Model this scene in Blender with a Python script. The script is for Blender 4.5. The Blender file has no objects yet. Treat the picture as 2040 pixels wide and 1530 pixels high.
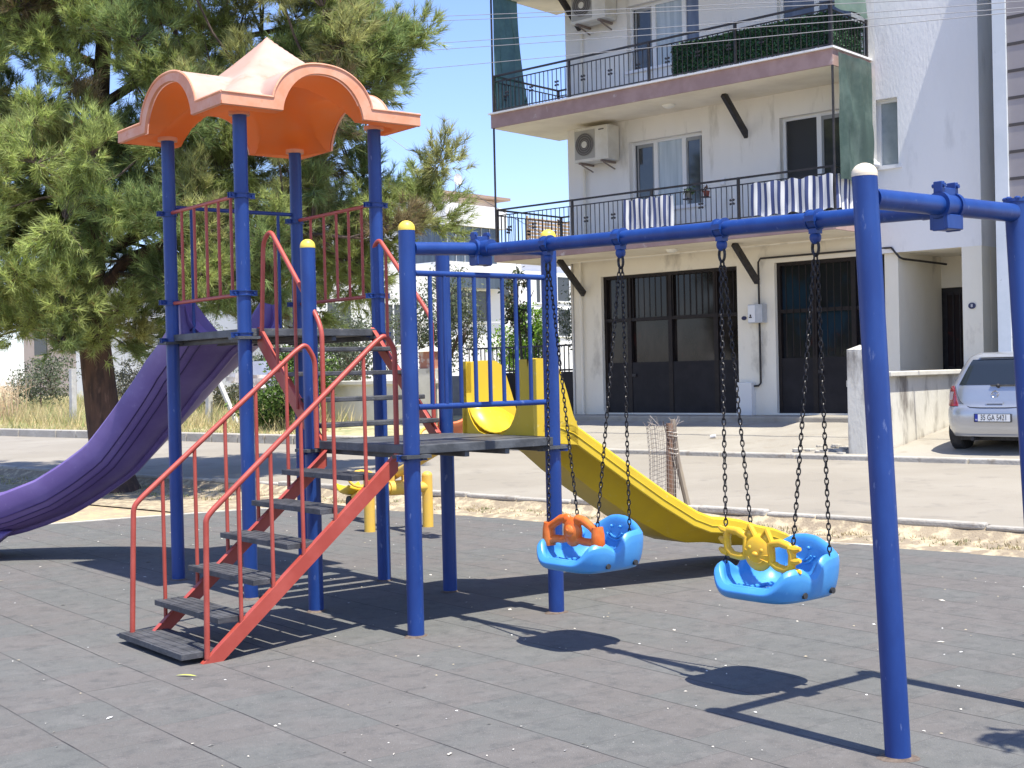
import bpy, math, random
import numpy as np
from mathutils import Vector, Matrix
from math import sin, cos, pi, radians, sqrt, atan2

# ---------------------------------------------------------------- camera, sky, sun, exposure
SC = bpy.context.scene
COL = SC.collection
CAM_F, CAM_PITCH, CAM_ROLL, CAM_H = 2650.78, radians(-0.4854), radians(-1.3207), 1.7633
cam_data = bpy.data.cameras.new("camera")
cam = bpy.data.objects.new("camera", cam_data)
COL.objects.link(cam)
cp, sp, cr, sr = cos(CAM_PITCH), sin(CAM_PITCH), cos(CAM_ROLL), sin(CAM_ROLL)
_f = Vector((0, cp, sp)); _u = Vector((0, -sp, cp)); _r = Vector((1, 0, 0))
_r2 = _r * cr + _u * sr
_u2 = _u * cr - _r * sr
cam.matrix_world = Matrix(((_r2.x, _u2.x, -_f.x, 0), (_r2.y, _u2.y, -_f.y, 0), (_r2.z, _u2.z, -_f.z, CAM_H), (0, 0, 0, 1)))
cam_data.sensor_width = 36
cam_data.lens = 36 * CAM_F / 2040
cam_data.clip_start = 0.1
cam_data.clip_end = 3000
SC.camera = cam

SUN_EL, SUN_AZ = radians(69), radians(143)       # azimuth clockwise from +Y
world = bpy.data.worlds.new("World")
SC.world = world
world.use_nodes = True
wn = world.node_tree
wn.nodes.clear()
sky = wn.nodes.new("ShaderNodeTexSky")
sky.sky_type = 'NISHITA'
sky.sun_disc = False
sky.sun_elevation = SUN_EL
sky.sun_rotation = SUN_AZ
sky.air_density = 1.0
sky.dust_density = 0.4
sky.ozone_density = 3.0
bg = wn.nodes.new("ShaderNodeBackground")
bg.inputs[1].default_value = 0.14
wo = wn.nodes.new("ShaderNodeOutputWorld")
tint = wn.nodes.new("ShaderNodeMix")
tint.data_type = 'RGBA'; tint.blend_type = 'MULTIPLY'
tint.inputs[0].default_value = 1
tint.inputs[7].default_value = (0.87, 0.875, 1.08, 1)
wn.links.new(sky.outputs[0], tint.inputs[6])
wn.links.new(tint.outputs[2], bg.inputs[0])
wn.links.new(bg.outputs[0], wo.inputs[0])
sun_data = bpy.data.lights.new("sun", 'SUN')
sun_data.energy = 4.3
sun_data.angle = radians(0.5)
sun_data.color = (1.0, 0.96, 0.86)
sun = bpy.data.objects.new("sun", sun_data)
COL.objects.link(sun)
SUN_DIR = Vector((sin(SUN_AZ) * cos(SUN_EL), cos(SUN_AZ) * cos(SUN_EL), sin(SUN_EL)))
sun.rotation_euler = SUN_DIR.to_track_quat('Z', 'Y').to_euler()
sun.location = (10, -10, 30)
SC.view_settings.view_transform = 'Standard'
SC.view_settings.look = 'None'
SC.view_settings.exposure = 0.90
SC.view_settings.gamma = 1
SC.cycles.max_bounces = 8
SC.cycles.transparent_max_bounces = 16

# ---------------------------------------------------------------- frames
PO = (-0.685, 8.948); UA = (0.7868, 0.6172); VA = (-0.6172, 0.7868)
def TL(u, v, z):            # play tower frame -> world
    return Vector((PO[0] + UA[0] * u + VA[0] * v, PO[1] + UA[1] * u + VA[1] * v, z))
TA = (0.749, -0.6626); NA = (0.6626, 0.749)
def FL(t, n, z):            # street frame (t along the street, n towards the house) -> world
    return Vector((TA[0] * t + NA[0] * n, TA[1] * t + NA[1] * n, z))
def ID(x, y, z):
    return Vector((x, y, z))
TOWER_ANG = radians(38.11)
STREET_ANG = atan2(TA[1], TA[0])

def prof(n):                # height of the land across the street
    pts = [(-400, 0), (11.9, 0.0), (12.55, 0.06), (12.6, 0.19), (18.75, 0.3), (18.9, 0.34), (22.6, 0.8), (27, 0.95), (60, 1.1), (500, 1.3)]
    for (a, za), (b, zb) in zip(pts, pts[1:]):
        if n <= b:
            return za + (zb - za) * (n - a) / (b - a)
    return 1.3

# ---------------------------------------------------------------- materials
def M(name, c, rough=0.6, c2=None, ns=6.0, lo=0.42, hi=0.62, bump=0.0, bs=60.0, metal=0.0, spec=0.5, c3=None, ns3=30.0, lo3=0.66, hi3=0.7,
      stretch=None, coat=0.0, attr=None, transl=0.0, alpha=1.0, detail=6):
    m = bpy.data.materials.new(name)
    m.use_nodes = True
    nt = m.node_tree
    p = nt.nodes["Principled BSDF"]
    L = nt.links.new
    p.inputs["Roughness"].default_value = rough
    p.inputs["Metallic"].default_value = metal
    p.inputs["Specular IOR Level"].default_value = spec
    p.inputs["Coat Weight"].default_value = coat
    p.inputs["Alpha"].default_value = alpha
    p.inputs["Base Color"].default_value = (*c, 1)
    tc = nt.nodes.new("ShaderNodeTexCoord")
    vec = tc.outputs["Object"]
    if stretch:
        mp = nt.nodes.new("ShaderNodeMapping")
        mp.inputs["Scale"].default_value = stretch
        L(vec, mp.inputs[0]); vec = mp.outputs[0]
    out = None
    def noise(scale, a, b, det=detail):
        n = nt.nodes.new("ShaderNodeTexNoise")
        n.inputs["Scale"].default_value = scale
        n.inputs["Detail"].default_value = det
        n.inputs["Roughness"].default_value = 0.6
        L(vec, n.inputs["Vector"])
        r = nt.nodes.new("ShaderNodeMapRange")
        r.inputs[1].default_value = a; r.inputs[2].default_value = b
        L(n.outputs[0], r.inputs[0])
        return r.outputs[0]
    def mix(fac, a, b):
        x = nt.nodes.new("ShaderNodeMix")
        x.data_type = 'RGBA'
        L(fac, x.inputs[0])
        if isinstance(a, tuple): x.inputs[6].default_value = (*a, 1)
        else: L(a, x.inputs[6])
        if isinstance(b, tuple): x.inputs[7].default_value = (*b, 1)
        else: L(b, x.inputs[7])
        return x.outputs[2]
    if c2:
        out = mix(noise(ns, lo, hi), c, c2)
    if c3:
        out = mix(noise(ns3, lo3, hi3), out if out else c, c3)
    if attr:
        at = nt.nodes.new("ShaderNodeAttribute")
        at.attribute_name = attr
        x = nt.nodes.new("ShaderNodeMix"); x.data_type = 'RGBA'; x.blend_type = 'MULTIPLY'
        x.inputs[0].default_value = 1
        if out: L(out, x.inputs[6])
        else: x.inputs[6].default_value = (*c, 1)
        L(at.outputs["Color"], x.inputs[7])
        out = x.outputs[2]
    if out:
        L(out, p.inputs["Base Color"])
    if bump:
        n = nt.nodes.new("ShaderNodeTexNoise")
        n.inputs["Scale"].default_value = bs
        n.inputs["Detail"].default_value = 5
        L(vec, n.inputs["Vector"])
        b = nt.nodes.new("ShaderNodeBump")
        b.inputs["Strength"].default_value = bump
        b.inputs["Distance"].default_value = 0.02
        L(n.outputs[0], b.inputs["Height"])
        L(b.outputs[0], p.inputs["Normal"])
    if transl:
        t = nt.nodes.new("ShaderNodeBsdfTranslucent")
        if out: L(out, t.inputs[0])
        else: t.inputs[0].default_value = (*c, 1)
        s = nt.nodes.new("ShaderNodeMixShader")
        s.inputs[0].default_value = transl
        L(p.outputs[0], s.inputs[1]); L(t.outputs[0], s.inputs[2])
        L(s.outputs[0], nt.nodes["Material Output"].inputs[0])
    return m

BLUE = M("blue_paint", (0.007, 0.037, 0.185), 0.42, (0.011, 0.052, 0.23), 5, bump=0.06, bs=25, c3=(0.10, 0.14, 0.30), ns3=26, lo3=0.645, hi3=0.72, stretch=(1, 1, 0.35))
RED = M("red_paint", (0.38, 0.060, 0.040), 0.45, (0.44, 0.082, 0.058), 4, bump=0.04, bs=40, c3=(0.25, 0.05, 0.035), ns3=26, lo3=0.68, hi3=0.74)
YELLOW = M("yellow_plastic", (0.70, 0.48, 0.02), 0.38, (0.65, 0.44, 0.025), 3, c3=(0.70, 0.55, 0.16), ns3=18, lo3=0.62, hi3=0.8)
YSTEEL = M("yellow_paint", (0.80, 0.50, 0.07), 0.5, (0.74, 0.46, 0.09), 6, c3=(0.55, 0.40, 0.16), ns3=30)
PURPLE = M("purple_plastic", (0.15, 0.098, 0.28), 0.48, (0.185, 0.13, 0.33), 2.5, c3=(0.225, 0.17, 0.36), ns3=14, lo3=0.6, hi3=0.8)
ROOF_OUT = M("bleached_roof_plastic", (0.68, 0.44, 0.34), 0.68, (0.71, 0.51, 0.42), 2.2, bump=0.05, bs=14, c3=(0.60, 0.29, 0.17), ns3=4, lo3=0.54, hi3=0.74, transl=0.3)
ROOF_IN = M("orange_roof_plastic", (0.78, 0.235, 0.045), 0.62, (0.74, 0.25, 0.07), 3, transl=0.45)
ROOF_RIM = M("faded_orange_rim", (0.68, 0.28, 0.15), 0.6, (0.71, 0.36, 0.23), 4, c3=(0.62, 0.22, 0.10), ns3=18, lo3=0.6, hi3=0.75)
SEATBLUE = M("seat_blue_plastic", (0.055, 0.27, 0.62), 0.38, (0.075, 0.31, 0.65), 4, c3=(0.13, 0.37, 0.68), ns3=20, lo3=0.64, hi3=0.8)
HORANGE = M("orange_handle_plastic", (0.70, 0.13, 0.012), 0.4, (0.78, 0.19, 0.03), 14)
HYELLOW = M("yellow_handle_plastic", (0.82, 0.48, 0.02), 0.4, (0.78, 0.42, 0.03), 14)
CHAIN = M("blackened_chain_steel", (0.02, 0.02, 0.022), 0.42, (0.055, 0.05, 0.048), 60, metal=0.7)
TREAD = M("black_tread_rubber", (0.045, 0.046, 0.05), 0.62, (0.085, 0.085, 0.09), 9, bump=0.3, bs=120, c3=(0.14, 0.14, 0.145), ns3=26, lo3=0.6, hi3=0.75)
RUBBER = M("black_rubber", (0.02, 0.02, 0.022), 0.75, (0.04, 0.04, 0.04), 20)
CREAMCAP = M("cream_plastic_cap", (0.80, 0.68, 0.50), 0.5, (0.74, 0.62, 0.45), 12)
YCAP = M("yellow_plastic_cap", (0.86, 0.62, 0.06), 0.45, (0.78, 0.58, 0.10), 12)
ORANGE = M("orange_seat_plastic", (0.74, 0.16, 0.04), 0.42, (0.70, 0.2, 0.07), 9)

# ---------------------------------------------------------------- mesh builder
class MB:
    def __init__(s):
        s.v = []; s.f = []; s.sm = []; s.mi = []
    def add(s, vs, fs, smooth=False, mi=0):
        o = len(s.v)
        s.v.extend([tuple(x) for x in vs])
        for f in fs:
            s.f.append([i + o for i in f]); s.sm.append(smooth); s.mi.append(mi)
    def fbox(s, F, a, b, c, mi=0):
        vs = [F(x, y, z) for z in c for y in b for x in a]
        s.add(vs, [(0, 2, 3, 1), (4, 5, 7, 6), (0, 1, 5, 4), (2, 6, 7, 3), (0, 4, 6, 2), (1, 3, 7, 5)], False, mi)
    def beam(s, p0, p1, w, h, side, mi=0):      # box along p0-p1; w along 'side', h across
        p0, p1 = Vector(p0), Vector(p1)
        d = (p1 - p0).normalized(); sd = Vector(side).normalized(); up = d.cross(sd).normalized()
        vs = []
        for p in (p0, p1):
            for j in (-1, 1):
                for i in (-1, 1):
                    vs.append(p + sd * (w / 2 * i) + up * (h / 2 * j))
        s.add(vs, [(0, 2, 3, 1), (4, 5, 7, 6), (0, 1, 5, 4), (2, 6, 7, 3), (0, 4, 6, 2), (1, 3, 7, 5)], False, mi)
    def tube(s, pts, r, seg=10, caps=True, closed=False, mi=0, smooth=True):
        pts = [Vector(p) for p in pts]
        n = len(pts)
        rs = r if isinstance(r, (list, tuple)) else [r] * n
        tang = []
        for i in range(n):
            a = pts[(i - 1) % n] if (closed or i > 0) else pts[i]
            b = pts[(i + 1) % n] if (closed or i < n - 1) else pts[i]
            tang.append((b - a).normalized())
        t0 = tang[0]
        ref = Vector((0, 0, 1)) if abs(t0.z) < 0.9 else Vector((1, 0, 0))
        x = t0.cross(ref).normalized()
        vs = []
        for i in range(n):
            t = tang[i]
            x = (x - t * x.dot(t)).normalized()
            y = t.cross(x)
            for k in range(seg):
                a = 2 * pi * k / seg
                vs.append(pts[i] + (x * cos(a) + y * sin(a)) * rs[i])
        fs = []
        m = n if closed else n - 1
        for i in range(m):
            for k in range(seg):
                j = (i + 1) % n
                fs.append((i * seg + k, i * seg + (k + 1) % seg, j * seg + (k + 1) % seg, j * seg + k))
        s.add(vs, fs, smooth, mi)
        if caps and not closed:
            s.add(vs[:seg], [tuple(range(seg))[::-1]], False, mi)
            s.add(vs[-seg:], [tuple(range(seg))], False, mi)
    def ball(s, c, r, seg=14, rings=9, axes=None, mi=0, half=False):
        c = Vector(c)
        if not isinstance(r, (tuple, list)): r = (r, r, r)
        X, Y, Z = axes if axes else (Vector((1, 0, 0)), Vector((0, 1, 0)), Vector((0, 0, 1)))
        vs = []; fs = []
        for i in range(rings + 1):
            th = (pi / 2 if half else pi) * i / rings
            for k in range(seg):
                a = 2 * pi * k / seg
                vs.append(c + X * (r[0] * sin(th) * cos(a)) + Y * (r[1] * sin(th) * sin(a)) + Z * (r[2] * cos(th)))
        for i in range(rings):
            for k in range(seg):
                fs.append((i * seg + k, (i + 1) * seg + k, (i + 1) * seg + (k + 1) % seg, i * seg + (k + 1) % seg))
        s.add(vs, fs, True, mi)
    def prism(s, loop, off, mi=0, smooth=False):
        loop = [Vector(p) for p in loop]; off = Vector(off); n = len(loop)
        vs = loop + [p + off for p in loop]
        s.add(vs, [tuple(range(n))[::-1], tuple(range(n, 2 * n))], False, mi)
        s.add(vs, [(i, (i + 1) % n, n + (i + 1) % n, n + i) for i in range(n)], smooth, mi)
    def grid(s, rows, smooth=True, mi=0, mif=None):
        h, w = len(rows), len(rows[0])
        vs = [p for r in rows for p in r]
        o = len(s.v)
        s.v.extend([tuple(p) for p in vs])
        for i in range(h - 1):
            for j in range(w - 1):
                s.f.append([o + i * w + j, o + i * w + j + 1, o + (i + 1) * w + j + 1, o + (i + 1) * w + j])
                s.sm.append(smooth); s.mi.append(mif(i, j) if mif else mi)
    def build(s, name, mat, parent=None, loc=None, bevel=0, solid=0, sub=0, rot=None, segs=2):
        me = bpy.data.meshes.new(name)
        if parent is not None:
            org = parent["_o"]
        else:
            org = list(loc) if loc is not None else [0, 0, 0]
        o3 = Vector(org[:3])
        vs = [Vector(p) - o3 for p in s.v]
        if rot:
            R = Matrix.Rotation(-rot, 3, 'Z')
            vs = [R @ p for p in vs]
        me.from_pydata(vs, [], s.f)
        me.polygons.foreach_set("use_smooth", s.sm)
        mats = mat if isinstance(mat, (list, tuple)) else [mat]
        for m in mats: me.materials.append(m)
        if len(mats) > 1: me.polygons.foreach_set("material_index", s.mi)
        me.update()
        if any(s.sm): me.set_sharp_from_angle(angle=radians(40))
        o = bpy.data.objects.new(name, me)
        COL.objects.link(o)
        if parent is not None:
            o.parent = parent
        else:
            o.location = o3
            if rot: o.rotation_euler = (0, 0, rot)
        o["_o"] = list(o3)
        if solid:
            md = o.modifiers.new("thick", 'SOLIDIFY'); md.thickness = solid; md.offset = 0
        if bevel:
            md = o.modifiers.new("edge", 'BEVEL'); md.width = bevel; md.segments = segs; md.limit_method = 'ANGLE'; md.angle_limit = radians(40)
        if sub:
            md = o.modifiers.new("soft", 'SUBSURF'); md.levels = sub; md.render_levels = sub
        return o

def tag(o, label, cat, group=None):
    o["label"] = label; o["category"] = cat
    if group: o["group"] = group
    return o
def thing(name, label, cat, loc, group=None):
    o = bpy.data.objects.new(name, None)
    COL.objects.link(o)
    o.location = loc
    o.empty_display_size = 0.2
    o["_o"] = list(loc)
    return tag(o, label, cat, group)
def structure(o):
    o["kind"] = "structure"
    return o
def stuff(o):
    o["kind"] = "stuff"
    return o
def arc3(p0, pc, p1, n=6):      # quadratic curve for pipe bends
    p0, pc, p1 = Vector(p0), Vector(pc), Vector(p1)
    return [p0 * (1 - t) ** 2 + pc * 2 * t * (1 - t) + p1 * t * t for t in [i / n for i in range(n + 1)]]
def np_mesh(name, verts, faces_n, mat, parent=None, loc=None, cols=None):
    """fast mesh of separate k-gons: verts (F,k,3), optional per-face colour (F,3)"""
    F, k, _ = verts.shape
    o3 = np.array(parent["_o"][:3] if parent is not None else (loc if loc is not None else (0, 0, 0)))
    me = bpy.data.meshes.new(name)
    me.vertices.add(F * k); me.loops.add(F * k); me.polygons.add(F)
    me.vertices.foreach_set("co", (verts.reshape(-1, 3) - o3).astype(np.float32).ravel())
    me.loops.foreach_set("vertex_index", np.arange(F * k, dtype=np.int32))
    me.polygons.foreach_set("loop_start", np.arange(0, F * k, k, dtype=np.int32))
    me.polygons.foreach_set("loop_total", np.full(F, k, dtype=np.int32))
    me.update(calc_edges=True)
    if cols is not None:
        ca = me.color_attributes.new("tint", 'FLOAT_COLOR', 'POINT')
        c4 = np.ones((F, k, 4), dtype=np.float32); c4[:, :, :3] = cols[:, None, :]
        ca.data.foreach_set("color", c4.ravel())
    me.materials.append(mat)
    o = bpy.data.objects.new(name, me)
    COL.objects.link(o)
    if parent is not None: o.parent = parent
    else: o.location = Vector(o3)
    o["_o"] = [float(x) for x in o3]
    return o

# ---------------------------------------------------------------- ground, road, kerbs, pavement
def strip(n0, n1, t0, t1, dz, nt=2, nn=2, jit=0.0, rng=None, zf=None):
    mb = MB(); rows = []
    for i in range(nn + 1):
        n = n0 + (n1 - n0) * i / nn
        row = []
        for j in range(nt + 1):
            t = t0 + (t1 - t0) * j / nt
            z = (zf(n) if zf else prof(n)) + dz + (rng.uniform(-jit, jit) if rng else 0)
            row.append(FL(t, n, z))
        rows.append(row)
    mb.grid(rows, True)
    return mb
DIRT = M("dry_dirt", (0.36, 0.28, 0.19), 0.95, (0.46, 0.36, 0.22), 1.3, bump=0.6, bs=30, c3=(0.55, 0.43, 0.22), ns3=9, lo3=0.5, hi3=0.66)
rg = random.Random(3)
mb = MB()
ns = [-300, -60, -20, -5, 4, 8, 11.0, 11.9, 12.2, 12.55, 12.62, 14, 18.7, 18.9, 20, 21.3, 22.6, 24, 27, 40, 60, 120, 500]
ts = [-500, -200, -100, -60, -40, -30, -22, -18, -14, -10, -7, -4, 0, 4, 10, 40, 120, 400]
mb.grid([[FL(t, n, prof(n) - 0.03) for t in ts] for n in ns], True)
structure(mb.build("ground", DIRT))
# verge between the rubber tiles and the street, with a lumpy surface
rg = random.Random(5)
mb = MB(); rows = []
for i in range(13):
    n = 10.4 + 2.19 * i / 12
    rows.append([FL(-44 + 60 * j / 240, n, prof(n) - 0.006 + (rg.uniform(0, 0.035) if n > 11.9 else (-0.004 if n < 11.6 else 0))) for j in range(241)])
mb.grid(rows, True)
VERGE = M("straw_verge", (0.265, 0.21, 0.145), 0.95, (0.33, 0.265, 0.18), 1.1, bump=0.7, bs=40, c3=(0.52, 0.43, 0.28), ns3=7, lo3=0.46, hi3=0.62)
structure(mb.build("dirt_verge", VERGE))

# rubber tile surface (its own x,y run along the tile joints)
TILE = bpy.data.materials.new("rubber_tiles"); TILE.use_nodes = True
nt = TILE.node_tree; L = nt.links.new; P = nt.nodes["Principled BSDF"]
tc = nt.nodes.new("ShaderNodeTexCoord")
sx = nt.nodes.new("ShaderNodeSeparateXYZ"); L(tc.outputs["Object"], sx.inputs[0])
nz0 = nt.nodes.new("ShaderNodeTexNoise"); nz0.inputs["Scale"].default_value = 0.8; L(tc.outputs["Object"], nz0.inputs["Vector"])
wob = nt.nodes.new("ShaderNodeMath"); wob.operation = 'MULTIPLY_ADD'; L(nz0.outputs[0], wob.inputs[0]); wob.inputs[1].default_value = 0.05; L(sx.outputs[0], wob.inputs[2])
cb = nt.nodes.new("ShaderNodeCombineXYZ"); L(sx.outputs[1], cb.inputs[0]); L(wob.outputs[0], cb.inputs[1])
bk = nt.nodes.new("ShaderNodeTexBrick")
bk.offset = 0.5; bk.inputs["Scale"].default_value = 1
bk.inputs["Brick Width"].default_value = 0.5; bk.inputs["Row Height"].default_value = 0.45
bk.inputs["Mortar Size"].default_value = 0.004; bk.inputs["Mortar Smooth"].default_value = 0.35; bk.inputs["Bias"].default_value = 0
bk.inputs["Color1"].default_value = (0, 0, 0, 1); bk.inputs["Color2"].default_value = (1, 1, 1, 1); bk.inputs["Mortar"].default_value = (0.5, 0.5, 0.5, 1)
L(cb.outputs[0], bk.inputs["Vector"])
def nz(scale, det=5, rough=0.6, vec=None):
    n = nt.nodes.new("ShaderNodeTexNoise"); n.inputs["Scale"].default_value = scale; n.inputs["Detail"].default_value = det; n.inputs["Roughness"].default_value = rough
    L(vec or tc.outputs["Object"], n.inputs["Vector"]); return n.outputs[0]
def mr(x, a, b, c=0.0, d=1.0):
    r = nt.nodes.new("ShaderNodeMapRange"); L(x, r.inputs[0])
    for i, v in enumerate((a, b, c, d)): r.inputs[i + 1].default_value = v
    return r.outputs[0]
def mx(f, a, b, mode='MIX'):
    x = nt.nodes.new("ShaderNodeMix"); x.data_type = 'RGBA'; x.blend_type = mode
    if isinstance(f, float): x.inputs[0].default_value = f
    else: L(f, x.inputs[0])
    for i, v in ((6, a), (7, b)):
        if isinstance(v, tuple): x.inputs[i].default_value = (*v, 1)
        else: L(v, x.inputs[i])
    return x.outputs[2]
ad = nt.nodes.new("ShaderNodeMath"); ad.operation = 'ADD'; L(mr(nz(1.6, 6), 0.3, 0.7, -0.5, 0.5), ad.inputs[0]); L(bk.outputs["Color"], ad.inputs[1])
tone = mx(mr(ad.outputs[0], 0.15, 0.85), (0.130, 0.131, 0.122), (0.142, 0.130, 0.120))
tone = mx(mr(nz(0.5, 4), 0.35, 0.7), tone, mx(0.3, tone, (0.175, 0.168, 0.158)))
tone = mx(mr(nz(4.5, 8, 0.75), 0.5, 0.72), tone, mx(0.5, tone, (0.21, 0.198, 0.185)))
tone = mx(mr(nz(7, 8, 0.75), 0.5, 0.68), tone, mx(0.65, tone, (0.078, 0.078, 0.077)))
tone = mx(mr(nz(160, 2), 0.60, 0.70), tone, (0.07, 0.07, 0.073))
tone = mx(mr(nz(110, 2), 0.66, 0.72), tone, (0.32, 0.305, 0.29))
bk2 = nt.nodes.new("ShaderNodeTexBrick")
for k_, v_ in (("Scale", 1), ("Brick Width", 400.0), ("Row Height", 0.45), ("Mortar Size", 0.0055), ("Mortar Smooth", 0.3)): bk2.inputs[k_].default_value = v_
L(cb.outputs[0], bk2.inputs["Vector"])
tone = mx(mr(bk.outputs["Fac"], 0, 1, 0, 0.28), tone, (0.06, 0.058, 0.06))
jm = nt.nodes.new("ShaderNodeMath"); jm.operation = 'MULTIPLY'; L(bk2.outputs["Fac"], jm.inputs[0]); L(mr(nz(2.3, 4), 0.35, 0.62, 0.12, 0.85), jm.inputs[1])
tone = mx(jm.outputs[0], tone, (0.03, 0.028, 0.03))
L(tone, P.inputs["Base Color"]); P.inputs["Roughness"].default_value = 0.9; P.inputs["Specular IOR Level"].default_value = 0.25
hh = nt.nodes.new("ShaderNodeMath"); hh.operation = 'SUBTRACT'; L(nz(140, 4), hh.inputs[0]); L(bk.outputs["Fac"], hh.inputs[1])
bp = nt.nodes.new("ShaderNodeBump"); bp.inputs["Strength"].default_value = 0.5; bp.inputs["Distance"].default_value = 0.01
L(hh.outputs[0], bp.inputs["Height"]); L(bp.outputs[0], P.inputs["Normal"])
edge = [(-16, 9.6), (-4, 9.3), (0.67, 9.2), (1.8, 9.08), (3.4, 8.8), (4.26, 7.9), (4.92, 7.05), (5.18, 5.15), (5.45, 1.74), (6.04, -0.85), (7.0, -4), (9.5, -12), (-16, -12)]
mb = MB()
mb.add([TL(u, v, 0.004) for u, v in edge], [tuple(range(len(edge)))[::-1]])
o = mb.build("playground_surface", TILE, loc=TL(0, 0, 0.004), rot=TOWER_ANG)
structure(o)
# pale concrete edging strip along the tiles
CONC = M("pale_concrete", (0.50, 0.46, 0.39), 0.9, (0.60, 0.56, 0.48), 2.2, bump=0.3, bs=50, c3=(0.36, 0.32, 0.27), ns3=6, lo3=0.58, hi3=0.72)
mb = MB()
pl = edge[1:12]
for a, b in zip(pl, pl[1:]):
    mb.beam(TL(a[0], a[1], 0.005), TL(b[0], b[1], 0.005), 0.07, 0.014, (TL(b[0], b[1], 0) - TL(a[0], a[1], 0)).cross(Vector((0, 0, 1))))
structure(mb.build("edging_strip", CONC))

ROAD = M("pale_paved_road", (0.28, 0.248, 0.198), 0.9, (0.32, 0.286, 0.232), 0.45, bump=0.35, bs=45, c3=(0.225, 0.20, 0.165), ns3=2.2, lo3=0.56, hi3=0.74, detail=9)
structure(strip(12.655, 18.75, -150, 70, 0.0, 2, 6).build("road", ROAD))
KERB = M("worn_kerb_concrete", (0.38, 0.35, 0.30), 0.9, (0.46, 0.43, 0.375), 2.0, bump=0.5, bs=25, c3=(0.30, 0.26, 0.21), ns3=4, lo3=0.56, hi3=0.68)
rg = random.Random(11)
mb = MB(); t = -60.0
while t < 30:
    w = rg.uniform(0.55, 1.1)
    d = rg.uniform(-0.02, 0.02); h = rg.uniform(-0.012, 0.02)
    if not (-14.5 < t < -12.6 and rg.random() < 0.3):
        mb.fbox(FL, (t, t + w - 0.012), (12.54 + d, 12.66 + d), (0.145, 0.205 + h))
    t += w
structure(mb.build("kerb", KERB, bevel=0.02))
structure(strip(12.60, 12.62, -60, 30, 0, 2, 1, zf=lambda n: 0.0 if n < 12.61 else 0.17).build("bank", M("shaded_kerb_soil", (0.10, 0.075, 0.055), 0.95, (0.17, 0.13, 0.09), 5)))  # soil face under the kerb, its shade put into the darker colour
mb = MB(); t = -90.0
while t < 40:
    w = 1.0 if t < -19.5 else 1.4
    top = 0.50 if t < -19.5 else 0.375
    n0 = 18.70 + rg.uniform(-0.012, 0.012)
    mb.fbox(FL, (t, t + w - 0.02), (n0, n0 + (0.30 if t < -19.5 else 0.2)), (0.2, top))
    t += w
structure(mb.build("kerb", KERB, bevel=0.02))
DRIVE = M("driveway_concrete", (0.31, 0.28, 0.23), 0.92, (0.355, 0.325, 0.27), 0.9, bump=0.35, bs=35, c3=(0.27, 0.235, 0.185), ns3=2.5, lo3=0.55, hi3=0.72)
rg = random.Random(8)
structure(strip(18.9, 22.66, -19.4, -9.55, 0.002, 30, 12, 0.006, rg).build("driveway", DRIVE))
structure(strip(18.9, 22.4, -9.35, 6, 0.002, 30, 12, 0.006, rg).build("pavement", DRIVE))
mb = MB()   # worn threshold step in front of the garages
mb.fbox(FL, (-18.4, -10.7), (21.95, 22.66), (0.5, 0.83))
structure(mb.build("threshold_step", DRIVE, bevel=0.03))
DRYG = M("dry_grass_soil", (0.42, 0.36, 0.20), 0.95, (0.50, 0.44, 0.25), 1.2, bump=0.6, bs=25, c3=(0.26, 0.27, 0.13), ns3=2.5, lo3=0.5, hi3=0.65)
structure(strip(19.0, 60, -120, -19.45, 0.01, 60, 20, 0.03, rg).build("dry_lot", DRYG))

# loose chips and leaf litter on the tiles; far too many and too small to count
rg = random.Random(21)
vs = []; cs = []
def inside(u, v):
    return v < 8.4 and u < 4.9 and (u + 0.72 * v) < 9.0
k = 0
while k < 850:
    u = rg.uniform(-4, 5); v = rg.uniform(-6, 8.4)
    if not inside(u, v): continue
    if rg.random() < 0.35: u = round(u / 0.45) * 0.45 + rg.uniform(-0.02, 0.02)
    k += 1
    p = TL(u, v, 0.009); a = rg.uniform(0, pi); big = rg.random() < 0.08
    l = rg.uniform(0.006, 0.013) * (2.4 if big else 1); w = l * rg.uniform(0.3, 0.7)
    dx = Vector((cos(a), sin(a), rg.uniform(-0.15, 0.15))); dy = Vector((-sin(a), cos(a), rg.uniform(-0.2, 0.2)))
    vs.append([p - dx * l, p - dy * w + Vector((0, 0, .003)), p + dx * l, p + dy * w])
    c = rg.choice([(0.72, 0.68, 0.6), (0.66, 0.6, 0.5), (0.8, 0.78, 0.74), (0.45, 0.38, 0.26)])
    cs.append(c)
LITTER = M("litter_chips", (1, 1, 1), 0.9, attr="tint")
stuff(np_mesh("leaf_litter", np.array([[tuple(q) for q in f] for f in vs]), 4, LITTER, cols=np.array(cs)))
# one yellow willow-like leaf in front of the stair foot
mb = MB(); pts = []
for i in range(9):
    s = i / 8
    pts.append((s, 0.010 * sin(pi * s) ** 0.7))
c0, c1 = TL(-1.71, 0.02, 0.008), TL(-1.63, -0.10, 0.012)
dd = c1 - c0; nn_ = Vector((-dd.y, dd.x, 0)).normalized()
lo_ = [c0 + dd * s + nn_ * w + Vector((0, 0, 0.006 * sin(pi * s))) for s, w in pts]
hi_ = [c0 + dd * s - nn_ * w + Vector((0, 0, 0.006 * sin(pi * s))) for s, w in pts]
mb.grid([lo_, hi_])
tag(mb.build("fallen_leaf", M("yellow_leaf", (0.62, 0.66, 0.10), 0.7), loc=c0), "small yellow leaf lying on the grey tiles before the stair foot", "leaf")

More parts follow.
